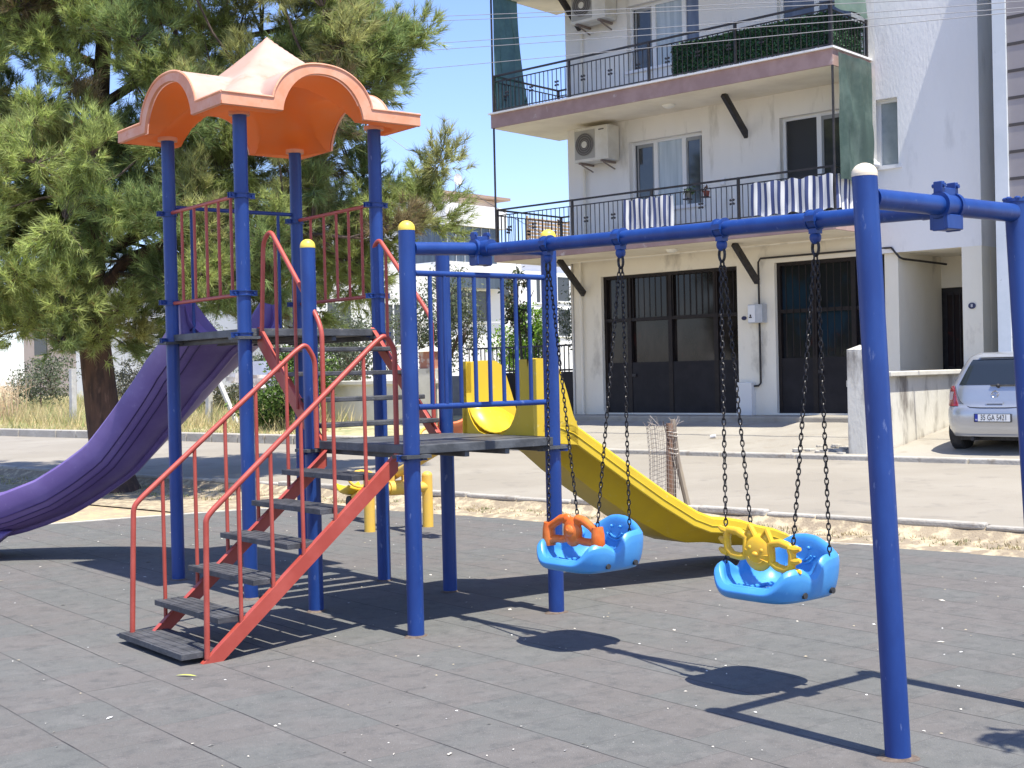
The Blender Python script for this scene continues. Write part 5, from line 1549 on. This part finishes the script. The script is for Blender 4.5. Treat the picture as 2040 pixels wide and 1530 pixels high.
while len(cl) < 500 and tries < 40000:
    tries += 1
    x = rg.uniform(-10.8, -0.9); z = rg.uniform(2.2, 11.0)
    if not in_poly(x, z, pine_poly): continue
    if any(((x - gx) / (rx_ + 0.33)) ** 2 + ((z - gz_) / (rz_ + 0.33)) ** 2 < 1 for gx, gz_, rx_, rz_ in gaps_): continue
    if x > -3.6 and z < 3.4 and rg.random() < 0.3: continue
    edge_d = min(abs(x + 10.8), abs(x + 0.9)) / 5
    dep = rg.uniform(-2.1, 2.1) * min(1, 0.35 + edge_d)
    if min((Vector((x, z, 0)) - Vector((c[0][0], c[0][2], 0))).length + abs(dep - (c[0][1] - 21.5)) * 0.5 for c in cl) < 0.31 if cl else False: continue
    f = rg.random()
    tint = (0.35, 0.405, 0.135) if f < 0.5 else ((0.245, 0.32, 0.12) if f < 0.8 else (0.42, 0.43, 0.175))
    cl.append(((x, 21.5 + dep, z), rg.uniform(0.28, 0.66), tint if rg.random() > 0.06 else (0.24, 0.19, 0.10)))
# a few bright sprays low on the camera side and at the ends of the right hand limbs
for (x, y, z, rr) in ((-8.3, 19.2, 4.6, 0.6), (-7.5, 19.0, 4.9, 0.6), (-6.7, 19.0, 4.9, 0.55), (-6.0, 19.2, 5.0, 0.5), (-8.6, 19.3, 3.9, 0.6), (-7.6, 19.1, 3.9, 0.55), (-6.4, 19.2, 4.1, 0.5), (-5.9, 19.4, 4.3, 0.45), (-1.45, 22.2, 4.95, 0.42), (-1.55, 22.3, 4.6, 0.35), (-2.0, 22.3, 4.75, 0.4), (-1.75, 21.0, 7.0, 0.42), (-1.9, 21.0, 6.55, 0.4), (-2.2, 21.0, 7.6, 0.45),
    (-9.4, 20.0, 2.5, 0.6), (-8.7, 19.6, 2.3, 0.6), (-8.0, 19.6, 2.7, 0.55), (-7.3, 19.8, 2.6, 0.5), (-9.0, 19.2, 3.2, 0.6), (-8.2, 19.0, 3.3, 0.55), (-7.1, 19.2, 3.3, 0.5), (-6.4, 19.6, 3.4, 0.45), (-7.0, 19.8, 5.6, 0.5), (-6.3, 20.0, 7.1, 0.55), (-6.9, 20.2, 7.6, 0.55), (-5.8, 20.2, 7.5, 0.5), (-7.9, 19.8, 6.2, 0.55), (-8.8, 19.8, 6.6, 0.6), (-9.3, 19.8, 5.6, 0.6), (-5.3, 20.0, 5.3, 0.45), (-4.9, 20.3, 4.6, 0.45), (-4.2, 20.6, 3.7, 0.45), (-3.4, 21.0, 3.5, 0.45), (-6.6, 20.4, 6.4, 0.5), (-6.9, 20.3, 5.0, 0.5), (-6.2, 20.2, 5.7, 0.45), (-6.5, 20.3, 8.2, 0.6), (-7.6, 20.4, 7.2, 0.55), (-7.0, 20.2, 6.9, 0.45), (-5.7, 20.4, 6.4, 0.45), (-7.5, 20.0, 8.0, 0.6), (-5.0, 20.4, 7.0, 0.5), (-4.5, 20.6, 5.6, 0.45), (-3.6, 20.8, 6.0, 0.45), (-3.0, 20.9, 5.0, 0.4), (-4.3, 22.4, 3.0, 0.5), (-3.7, 22.6, 3.4, 0.5), (-3.2, 22.4, 2.9, 0.45), (-2.7, 22.6, 3.3, 0.45), (-4.8, 22.2, 3.4, 0.5), (-2.9, 22.4, 3.9, 0.45)):
    cl.append(((x, y, z), rr, (0.41, 0.48, 0.165)))
pine("pine_tree", "big pine tree with a leaning bark trunk, behind the purple slide and orange roof", TBASE, trunk_, limbs_, cl, 5)

def shrub(name, label, cat, base, stems, lobes, n, leaf, cols, seed, group=None, flat=0.0):
    """stems: list of point lists with radius; lobes: (centre, (rx, ry, rz), weight)"""
    r = np.random.default_rng(seed)
    t = thing(name, label, cat, base, group)
    mb = MB()
    for pts, w0, w1 in stems:
        k = len(pts); mb.tube(pts, [w0 + (w1 - w0) * i / (k - 1) for i in range(k)], 8)
    mb.build("trunk" if cat == "tree" else "stem", TWIG, t)
    wsum = sum(l[2] for l in lobes); V = []; C = []
    tw = MB()
    for (c, rad, w) in lobes:
        m = int(n * w / wsum); c = np.array(c); rad = np.array(rad)
        ntw = max(6, m // 45)
        tips = []
        for i in range(ntw):
            d = norm(r.normal(size=3)); d[2] = d[2] * 0.9 + 0.12
            q = c + d * rad * r.uniform(0.45, 1.0)
            tips.append(q)
            if i % 2 == 0: tw.tube([tuple(c - np.array([0, 0, rad[2] * 0.5])), tuple(c * 0.5 + q * 0.5), tuple(q)], [0.012, 0.008, 0.003], 4, caps=False)
        tips = np.array(tips)
        pick = tips[r.integers(0, ntw, m)]
        p = pick + r.normal(size=(m, 3)) * rad * 0.17
        a = norm(r.normal(size=(m, 3)) + np.array([0, 0, -0.2])); b = norm(np.cross(a, r.normal(size=(m, 3))))
        l = leaf * r.uniform(0.6, 1.3, (m, 1)); wd = l * r.uniform(0.28, 0.5, (m, 1))
        V.append(np.stack([p - a * l, p + b * wd, p + a * l, p - b * wd], 1))
        tipt = r.uniform(0.6, 1.45, (ntw, 1))[r.integers(0, ntw, m)]
        C.append(np.array(cols)[r.integers(0, len(cols), m)] * tipt * r.uniform(0.8, 1.2, (m, 1)))
    tw.build("twigs", TWIG, t)
    np_mesh("crown" if cat == "tree" else "foliage", np.concatenate(V), 4, LEAF, t, cols=np.concatenate(C))
    return t
def P3(t, n, z): return tuple(FL(t, n, z))
OL = [(0.13, 0.155, 0.095), (0.17, 0.19, 0.12), (0.09, 0.115, 0.06)]
GR = [(0.10, 0.17, 0.035), (0.15, 0.23, 0.05), (0.06, 0.11, 0.025)]
BR = [(0.19, 0.33, 0.035), (0.25, 0.40, 0.05), (0.12, 0.23, 0.03)]
DK = [(0.05, 0.07, 0.03), (0.08, 0.10, 0.045), (0.11, 0.09, 0.05)]
# olive trees behind the play tower
shrub("olive_tree", "grey green olive tree behind the blue tower posts, left of the bright green tree", "tree", P3(-25.6, 26.0, 0.9),
      [([P3(-25.6, 26, 0.8), P3(-25.5, 26, 1.8), P3(-25.7, 26.1, 2.8)], 0.12, 0.05), ([P3(-25.5, 26, 1.7), P3(-26.6, 26, 2.9)], 0.07, 0.03), ([P3(-25.5, 26, 1.7), P3(-24.7, 25.8, 2.8)], 0.07, 0.03)],
      [(P3(-26.5, 26, 3.2), (0.9, 0.9, 1.0), 1), (P3(-25.4, 26, 3.7), (0.9, 0.9, 1.1), 1.2), (P3(-24.8, 26, 2.9), (0.7, 0.7, 0.9), 0.8), (P3(-25.7, 26, 2.3), (0.9, 0.9, 0.8), 0.8)], 7000, 0.052, OL, 1)
shrub("bright_green_tree", "bright green leafy young tree behind the blue railing bars", "tree", P3(-23.0, 26.5, 0.95),
      [([P3(-23, 26.5, 0.9), P3(-23, 26.5, 1.8), P3(-22.9, 26.5, 2.6)], 0.07, 0.03)],
      [(P3(-23.4, 26.5, 2.4), (0.65, 0.65, 0.7), 1), (P3(-22.6, 26.5, 2.55), (0.6, 0.6, 0.75), 1), (P3(-22.9, 26.5, 3.1), (0.5, 0.5, 0.5), 0.7), (P3(-22.7, 26.3, 1.9), (0.7, 0.6, 0.5), 0.7)], 5200, 0.055, BR, 2)
shrub("sparse_tree", "thin sparse dark leaved tree rising above the bright green tree", "tree", P3(-21.9, 25.2, 0.95),
      [([P3(-21.9, 25.2, 0.9), P3(-21.95, 25.2, 2.2), P3(-22.05, 25.2, 3.4), P3(-22.0, 25.2, 4.2)], 0.05, 0.012), ([P3(-22, 25.2, 2.9), P3(-22.5, 25.2, 3.7)], 0.02, 0.008), ([P3(-22, 25.2, 3.0), P3(-21.5, 25.2, 3.8)], 0.02, 0.008)],
      [(P3(-22.2, 25.2, 3.9), (0.5, 0.4, 0.6), 1), (P3(-21.8, 25.2, 3.1), (0.5, 0.4, 0.5), 1)], 620, 0.075, DK, 3)
shrub("olive_tree", "small grey olive tree close to the left corner of the cream house", "tree", P3(-20.9, 26.5, 0.95),
      [([P3(-20.9, 26.5, 0.9), P3(-20.9, 26.5, 2.2), P3(-20.7, 26.5, 3.0)], 0.08, 0.03)],
      [(P3(-21.1, 26.5, 3.1), (0.65, 0.6, 0.85), 1), (P3(-20.6, 26.5, 2.5), (0.6, 0.6, 0.7), 1)], 2800, 0.05, OL + [(0.2, 0.2, 0.15)], 4)
# green bush between wall and stairs
shrub("green_bush", "round green bush growing over the kerb behind the red stairs", "bush", P3(-25.6, 20.3, 0.45),
      [([P3(-25.6, 20.3, 0.4), P3(-25.5, 20.3, 1.2)], 0.04, 0.02), ([P3(-25.6, 20.3, 0.4), P3(-24.9, 20.4, 1.3)], 0.04, 0.02)],
      [(P3(-26.0, 20.2, 0.95), (0.75, 0.6, 0.55), 1), (P3(-25.2, 20.4, 1.25), (0.7, 0.6, 0.7), 1.2), (P3(-24.6, 20.6, 1.8), (0.65, 0.6, 0.75), 1.1), (P3(-25.3, 20.5, 1.9), (0.6, 0.5, 0.6), 0.8)], 6800, 0.058, GR, 5)
for i, (t, n, w, h, label, cols, nn_) in enumerate((
        (-41.5, 23.0, 1.6, 1.5, "pale grey green bush at the left edge beyond the road", OL, 3800),
        (-37.8, 24.0, 1.2, 1.3, "dark twiggy bush left of the white post", [(0.08, 0.085, 0.06), (0.13, 0.13, 0.095)], 2400),
        (-33.6, 26.5, 1.5, 1.6, "olive coloured bush behind the pine trunk", OL, 3400),
        (-28.6, 25.0, 1.7, 2.1, "tall grey olive shrub behind the leaning post, under the pine branches", OL, 5200),
        (-33.0, 28.5, 1.9, 2.5, "tall dusty olive shrub between the pine trunk and the far wall", OL, 5200),
        (-39.5, 27.5, 2.2, 2.6, "tall dusty olive shrub behind the pale bush at the left edge", OL, 5600),
        (-31.0, 22.6, 0.9, 0.7, "low dry bush right of the pine trunk among the rubble", [(0.16, 0.15, 0.09), (0.10, 0.11, 0.06)], 1500))):
    shrub("roadside_bush", label, "bush", P3(t, n, prof(n)), [([P3(t, n, prof(n)), P3(t, n, prof(n) + h * 0.7)], 0.04, 0.015)],
          [(P3(t - w * 0.4, n, prof(n) + h * 0.55), (w * 0.6, w * 0.5, h * 0.5), 1), (P3(t + w * 0.4, n, prof(n) + h * 0.62), (w * 0.6, w * 0.5, h * 0.55), 1), (P3(t, n + 0.3, prof(n) + h * 0.9), (w * 0.5, w * 0.5, h * 0.4), 0.7)], nn_, 0.055, cols, 20 + i, "bushes beyond the road")
mb = MB(); rr_ = random.Random(2)
rt = thing("reed_clump", "straw coloured reed clump at the left edge beyond the road", "reeds", FL(-39.6, 20.8, prof(20.8)))
for k in range(60):
    a = FL(-39.6 + rr_.gauss(0, 0.35), 20.8 + rr_.gauss(0, 0.2), prof(20.8)); mb.tube([a, a + Vector((rr_.gauss(0, .1), 0, rr_.uniform(.5, 1.1))), a + Vector((rr_.gauss(0, .35), 0, rr_.uniform(.9, 1.5)))], [0.012, 0.01, 0.004], 4, caps=False)
mb.build("stalks", M("reed_straw", (0.50, 0.36, 0.22), 0.9, (0.6, 0.47, 0.3), 5), rt)

# tree standing just outside the right edge: only its shadow reaches the picture
shrub("street_tree", "leafy tree just past the right edge, its shadow falling on the tiles at bottom right", "tree", (6.2, 4.6, 0),
      [([(6.2, 4.6, 0), (6.1, 4.6, 1.5), (5.9, 4.7, 3.0), (5.4, 4.8, 4.2)], 0.11, 0.05), ([(6.0, 4.65, 2.6), (5.0, 4.75, 3.6), (3.9, 4.85, 4.0), (3.1, 4.95, 4.05)], 0.045, 0.008)],
      [((3.42, 4.88, 4.05), (0.34, 0.22, 0.16), 0.22), ((5.4, 4.8, 4.7), (1.1, 1.0, 0.9), 1.6), ((6.4, 4.3, 4.6), (1.0, 1.0, 0.9), 1.4)], 2600, 0.07, GR, 61)

# concrete fence posts beyond the road
POSTM = M("weathered_concrete_post", (0.44, 0.43, 0.41), 0.95, (0.54, 0.53, 0.50), 4)
def fpost(a, b, label, w=0.13):
    mb = MB(); mb.beam(a, b, w, w, Vector((TA[0], TA[1], 0)))
    tag(mb.build("fence_post", POSTM, loc=a, bevel=0.01), label, "post", "concrete posts beyond the road")
fpost(FL(-36.05, 21.0, 0.5), FL(-36.02, 21.0, 2.18), "whitish concrete post left of the pine trunk beyond the road", 0.16)
fpost(FL(-29.3, 21.0, 0.5), FL(-29.25, 21.0, 1.5), "short grey upright post under the purple slide", 0.14)
fpost(FL(-28.0, 21.0, 0.5), FL(-28.9, 21.0, 1.85), "grey leaning post beside the short upright post", 0.11)
# rubble heap behind the trunk
mb = MB(); r_ = random.Random(14)
for i in range(46):
    t = r_.gauss(-32.3, 0.9); n = r_.gauss(24.5, 0.5); s = r_.uniform(0.1, 0.38); z = prof(n) + max(0, 0.9 - abs(t + 32.3) * 0.5) * r_.random()
    lp = [FL(t + s * cos(a) * r_.uniform(0.6, 1.2), n + s * sin(a) * r_.uniform(0.6, 1.2), z) for a in np.linspace(0, 2 * pi, 6, endpoint=False)]
    mb.prism(lp, ZZ * r_.uniform(0.1, 0.3) + Vector((r_.gauss(0, .06), r_.gauss(0, .06), 0)))
stuff(mb.build("rubble_heap", M("pale_rubble", (0.60, 0.57, 0.55), 0.95, (0.28, 0.22, 0.2), 1.5)))
mb = MB(); mb.fbox(FL, (-34.0, -31.2), (25.6, 25.75), (0.8, 2.3))
tag(mb.build("white_fence_sheet", M("white_sheet", (0.72, 0.73, 0.78), 0.6, (0.6, 0.6, 0.64), 1.2), loc=FL(-32.6, 25.7, 0.8)), "white sheet fence standing behind the rubble right of the pine trunk", "fence")

# cream garden wall left of the house, with a brick red pier
yw = thing("yard_wall", "low cream yard wall with a terracotta topped pier, behind the red stairs", "wall", FL(-22.5, 21.2, 0.55))
gw_m = M("cream_yard_wall", (0.68, 0.65, 0.56), 0.95, (0.56, 0.53, 0.45), 1.2, c3=(0.34, 0.32, 0.27), ns3=1.6, lo3=0.6, hi3=0.72)
mb = MB(); mb.fbox(FL, (-24.7, -20.95), (21.15, 21.35), (0.3, 1.55)); wb_ = mb.build("wall", gw_m, yw)
mb = MB(); mb.fbox(FL, (-24.75, -20.9), (21.08, 21.42), (1.552, 1.66)); mb.build("coping", gw_m, wb_, bevel=0.02)
mb = MB(); mb.fbox(FL, (-21.45, -20.92), (21.02, 21.07), (0.3, 1.9)); mb.fbox(FL, (-21.45, -20.92), (21.43, 21.5), (0.3, 1.9)); mb.fbox(FL, (-21.45, -20.92), (21.07, 21.43), (1.662, 1.9)); mb.build("pier", gw_m, yw)
mb = MB(); mb.fbox(FL, (-21.4, -20.97), (21.06, 21.46), (1.9, 2.28)); mb.build("brick_top", M("flaked_terracotta", (0.42, 0.19, 0.13), 0.95, (0.60, 0.50, 0.44), 4, lo=0.5, hi=0.6), yw)
mb = MB(); cc = [FL(t, n, 2.28) for t, n in ((-21.5, 20.98), (-20.9, 20.98), (-20.9, 21.52), (-21.5, 21.52))]
mb.add(cc + [FL(-21.2, 21.25, 2.42)], [(0, 1, 4), (1, 2, 4), (2, 3, 4), (3, 0, 4), (3, 2, 1, 0)]); mb.build("pier_cap", gw_m, yw)
gt = thing("yard_gate", "black sheet and bar gate between the grey wall and the cream house", "gate", FL(-19.2, 22.7, 0.85))
mb = MB(); mb.fbox(FL, (-20.4, -18.22), (22.68, 22.72), (0.72, 1.76)); mb.build("gate_panel", PANELM, gt)
mb = MB()
for z in (1.80, 2.34): mb.fbox(FL, (-21.5, -18.22), (22.685, 22.715), (z - 0.02, z + 0.02))
for t in np.arange(-21.4, -18.2, 0.125): mb.fbox(FL, (t - 0.01, t + 0.01), (22.69, 22.71), (1.74, 2.34))
mb.build("gate_bars", BLACKM, gt)
mb = MB(); mb.fbox(FL, (-22.4, -20.42), (22.65, 22.85), (0.4, 1.72))
tag(mb.build("grey_wall", M("grey_block_wall", (0.20, 0.20, 0.20), 0.95, (0.27, 0.27, 0.26), 2), loc=FL(-21.4, 22.7, 0.4)), "low dark grey block wall left of the black yard gate", "wall")
# white van behind the gate
vn = thing("white_van", "white van parked in the yard behind the black gate", "van", FL(-19.6, 27.5, 0.95))
lp = [(-0.0, 0.45), (-0.0, 1.3), (0.12, 1.62), (0.5, 1.92), (3.1, 1.95), (3.3, 1.2), (4.1, 1.0), (4.2, 0.45)]
mb = MB(); mb.prism([FL(-20.5, 26.6 + x, 0.95 + z * 0.92 + 0.02) for x, z in lp], FL(1.7, 0, 0)); mb.build("body", M("white_van_paint", (0.74, 0.76, 0.80), 0.35, coat=0.5), vn, bevel=0.09, segs=3)
mb = MB(); mb.fbox(FL, (-20.3, -19.0), (26.66, 26.69), (2.18, 2.55)); mb.build("rear_window", CGLASS, vn)
for x in (27.4, 30.0):
    for t in (-20.45, -18.85):
        mb = MB(); mb.tube([FL(t - 0.09, x, 1.25), FL(t + 0.09, x, 1.25)], 0.31, 20); mb.build("wheel", RUBBER, vn)
for t in (-20.4, -18.95):
    mb = MB(); mb.fbox(FL, (t - 0.05, t + 0.05), (26.585, 26.60), (1.7, 2.1)); mb.build("tail_lamp", LAMP, vn)

# ---------------------------------------------------------------- white flats far behind
fb = thing("white_flats", "white block of flats with a rooftop room and dark glazed balcony, far behind the tower", "apartment building", FL(-40, 42, 1.1))
BW = M("white_flats_plaster", (0.76, 0.75, 0.73), 0.9, (0.70, 0.69, 0.67), 0.4)
PB = M("beige_penthouse_plaster", (0.62, 0.50, 0.42), 0.9, (0.56, 0.45, 0.38), 0.6)
DGL = M("slate_glazing", (0.04, 0.055, 0.075), 0.15, (0.07, 0.09, 0.12), 6, stretch=(1, 1, 0.06), spec=0.6)
DW = M("dark_far_window", (0.05, 0.055, 0.06), 0.2, spec=0.6)
def TB(n, t, z): return FL(t, n, z)       # n along this facade, t towards the viewer's right
tX = -38.8
mb = MB(); mb.fbox(FL, (-52, tX), (30.5, 39.5), (0.5, 6.2)); mb.fbox(FL, (-52, tX), (39.52, 49.5), (0.5, 6.3)); mb.fbox(FL, (-52, tX + 0.6), (39.3, 43.1), (7.95, 8.85)); mb.fbox(FL, (-52, tX - 0.4), (43.1, 49.5), (6.32, 7.4)); mb.fbox(FL, (-52, tX - 1.6), (39.3, 43.1), (6.32, 7.9))
bwl = mb.build("wall", BW, fb)
mb = MB(); mb.fbox(FL, (-50, tX - 0.8), (39.6, 44.0), (8.87, 9.38)); ph_ = mb.build("rooftop_room", PB, fb)
mb = MB(); mb.fbox(FL, (-50.2, tX - 0.4), (39.3, 44.5), (9.40, 9.52)); mb.build("rooftop_slab", M("brown_roof_slab", (0.34, 0.24, 0.18), 0.9), ph_)
mb = MB(); mb.fbox(FL, (tX - 0.79, tX - 0.77), (42.0, 42.25), (9.0, 9.2)); mb.build("small_window", DW, ph_)
mb = MB(); mb.fbox(FL, (-44, -43), (43.3, 44.1), (9.53, 9.85)); mb.build("chimney", BW, fb)
mb = MB(); mb.fbox(FL, (tX - 1.58, tX + 0.45), (39.45, 42.55), (6.45, 7.94)); gl = mb.build("glazed_balcony", DGL, fb)
mb = MB()
for n in np.arange(39.5, 42.6, 0.52): mb.fbox(FL, (tX + 0.455, tX + 0.475), (n - 0.025, n + 0.025), (6.45, 7.94))
mb.build("glazing_bars", M("grey_glazing_bar", (0.3, 0.32, 0.34), 0.5), gl)
mb = MB(); mb.fbox(FL, (-42, tX + 0.7), (39.2, 43.2), (5.85, 6.42)); bl = mb.build("balcony", BW, fb)
mb = MB(); mb.fbox(FL, (tX + 0.705, tX + 0.72), (39.3, 43.1), (5.35, 5.83)); mb.build("balcony_shade", DGL, bl)
for (n0, n1, z0, z1) in ((39.8, 42.3, 4.0, 5.3), (43.4, 44.2, 4.6, 5.7), (43.4, 44.2, 6.75, 7.35), (45.6, 46.2, 4.9, 6.0), (47.1, 48.9, 5.0, 6.1), (47.1, 48.9, 3.4, 4.6), (33.3, 34.5, 3.0, 4.6), (31.2, 32.4, 3.0, 4.6), (36.2, 37.3, 3.0, 4.6), (45.4, 46.4, 2.6, 3.8)):
    mb = MB()
    for a, b, c, d in ((n0, n1, z0 - 0.06, z0), (n0, n1, z1, z1 + 0.06), (n0 - 0.06, n0, z0, z1), (n1, n1 + 0.06, z0, z1), ((n0 + n1) / 2 - 0.03, (n0 + n1) / 2 + 0.03, z0, z1)): mb.fbox(FL, (tX + 0.002, tX + 0.06), (a, b), (c, d))
    w_ = mb.build("window", PVC, fb)
    mb = MB(); mb.fbox(FL, (tX + 0.004, tX + 0.02), (n0, n1), (z0, z1)); mb.build("pane", DW, w_)
mb = MB()
for i in range(8):
    mb.fbox(FL, (tX + 0.1, tX + 0.14), (45.0, 48.3), (7.45 + i * 0.155, 7.57 + i * 0.155))
for n in (45.05, 46.1, 47.2, 48.25): mb.fbox(FL, (tX + 0.06, tX + 0.099), (n - 0.04, n + 0.04), (7.4, 8.75))
mb.build("terrace_screen", M("weathered_slats", (0.33, 0.22, 0.13), 0.9, (0.42, 0.30, 0.18), 3), fb)
mb = MB(); mb.tube([FL(tX - 1, 41.6, 9.5), FL(tX - 1, 41.6, 10.15)], 0.02, 6); mb.build("aerial_mast", POSTM, fb)
mb = MB(); c = FL(tX - 0.9, 41.62, 10.15); rws = []
for rr in (0.02, 0.15, 0.27): rws.append([c + Vector((NA[0], NA[1], 0)) * (rr * cos(a)) + ZZ * (rr * sin(a) * 0.95) + Vector((TA[0], TA[1], 0)) * (rr * rr * 0.8) for a in np.linspace(0, 2 * pi, 16)])
mb.grid(rws, True); mb.build("satellite_dish", BW, fb)
# a further pale house closing the view behind the pine
hb2 = thing("far_house", "pale house with a red roof glimpsed through the pine, left of the white flats", "house", FL(-66, 40, 1.1))
mb = MB(); mb.fbox(FL, (-74, -58), (40, 50), (0.5, 6.4)); mb.build("wall", PB, hb2)
mb = MB(); mb.fbox(FL, (-74.5, -57.5), (39.5, 50.5), (6.41, 6.6)); mb.add([FL(-74.5, 39.5, 6.6), FL(-57.5, 39.5, 6.6), FL(-57.5, 50.5, 6.6), FL(-74.5, 50.5, 6.6), FL(-74.5, 45, 8.2), FL(-57.5, 45, 8.2)], [(0, 1, 5, 4), (2, 3, 4, 5), (0, 4, 3), (1, 2, 5)]); mb.build("roof", M("red_tiles", (0.38, 0.13, 0.08), 0.9), hb2)
for t in (-72, -68, -64, -60.5):
    mb = MB(); mb.fbox(FL, (t - 0.7, t + 0.7), (39.95, 39.99), (3.4, 5.0)); mb.build("window", DW, hb2)

# ---------------------------------------------------------------- overhead cables along the street
CABLE = M("grey_cable", (0.30, 0.30, 0.31), 0.6)
def cable(p, q, label, sag=0.12):
    a, b = FL(*p), FL(*q); mb = MB()
    mb.tube([a.lerp(b, i / 30) - ZZ * (sag * 4 * (i / 30) * (1 - i / 30)) for i in range(31)], 0.0065, 5)
    tag(mb.build("overhead_cable", CABLE, loc=a), label, "cable", "overhead cables over the street")
cable((-34, 20, 11.75), (4, 20, 5.5), "topmost overhead cable, running off the top of the photo before the upper window")
cable((-34, 20, 11.60), (4, 20, 5.45), "second overhead cable from the top, a hand's width under the topmost one", 0.1)
cable((-34, 20, 10.68), (4, 20, 5.72), "overhead cable crossing in front of the upper balcony railing, third from the top", 0.1)
cable((-34, 20, 10.50), (4, 20, 5.66), "overhead cable close under the third one, fourth from the top", 0.1)
cable((-34, 20, 9.75), (4, 20, 5.9), "lowest of the parallel overhead cables, crossing the ivy screen", 0.1)
cable((-23.5, 20, 8.6), (-17.95, 22.5, 4.35), "thin cable sagging from the pine down to the left corner of the cream house", 0.25)

# ---------------------------------------------------------------- staked sapling on the verge
sp = thing("staked_sapling", "dead sapling tied to two brown stakes in torn wire mesh, behind the yellow slide", "sapling", FL(*( -8.1, 12.45, 0.06)))
def at15(px, py, Y):
    return None
WOOD = M("rough_brown_stake", (0.22, 0.12, 0.07), 0.95, (0.32, 0.19, 0.12), 12, stretch=(1, 1, 0.2), bump=0.4, bs=40)
GREYW = M("grey_stake", (0.26, 0.21, 0.16), 0.95, (0.34, 0.28, 0.2), 12, stretch=(1, 1, 0.2))
b0 = Vector((1.765, 15.05, 0.03))
mb = MB(); mb.tube([b0, b0 + Vector((0.0, 0, 0.6)), b0 + Vector((0.005, 0, 1.12))], [0.042, 0.042, 0.038], 10); mb.build("stake", WOOD, sp)
mb = MB(); mb.tube([b0 + Vector((0.215, 0.05, 0.1)), b0 + Vector((0.09, 0.03, 0.7)), b0 + Vector((0.045, 0.02, 1.16))], [0.034, 0.034, 0.03], 8); mb.build("stake", GREYW, sp)
mb = MB(); mb.tube([b0 + Vector((0.05, -0.02, 0)), b0 + Vector((0.055, -0.03, 0.6)), b0 + Vector((-0.01, -0.03, 0.9)), b0 + Vector((-0.07, -0.03, 1.15))], [0.012, 0.011, 0.010, 0.005], 6); mb.build("stem", TWIG, sp)
mb = MB(); wr = random.Random(6)
def wm(a, f):        # torn, bent sheet of mesh around the stakes
    rad = 0.16 + 0.02 * sin(a * 3)
    return b0 + Vector((0.0 + rad * cos(a) - 0.06 - 0.05 * max(0, f - 0.55), rad * 0.8 * sin(a), 0.36 + 0.72 * f + 0.03 * sin(a * 2)))
for i in range(22):
    a = 2 * pi * i / 22
    mb.tube([wm(a, f) for f in np.linspace(0 if wr.random() < 0.8 else 0.2, 1 + wr.uniform(-0.03, 0.07), 9)], 0.0022, 4, caps=False)
for j in range(15):
    f = j / 14
    mb.tube([wm(a, f) for a in np.linspace(0.3, 2 * pi - wr.uniform(0, 1.2), 20)], 0.0022, 4, caps=False)
for k in range(26):
    a = wr.uniform(0, 6.28); p = wm(a, 1.0); mb.tube([p, p + Vector((wr.gauss(-0.01, 0.06), wr.gauss(0, 0.04), wr.uniform(0.03, 0.14)))], 0.0022, 4, caps=False)
mb.build("wire_mesh", M("dull_wire", (0.34, 0.29, 0.25), 0.6, metal=0.3), sp)
mb = MB()
for z in (0.78, 0.83, 0.98, 1.02): mb.tube([b0 + Vector((0.03 + 0.065 * cos(a), 0.01 + 0.055 * sin(a), z + 0.008 * sin(a * 2))) for a in np.linspace(0, 2 * pi, 14, endpoint=False)], 0.006, 5, closed=True)
mb.build("tie", M("pale_tie_cord", (0.50, 0.45, 0.38), 0.8), sp)

for o in bpy.data.objects:
    if "_o" in o.keys(): del o["_o"]
    if "label" in o.keys() and o["label"] == "": del o["label"]
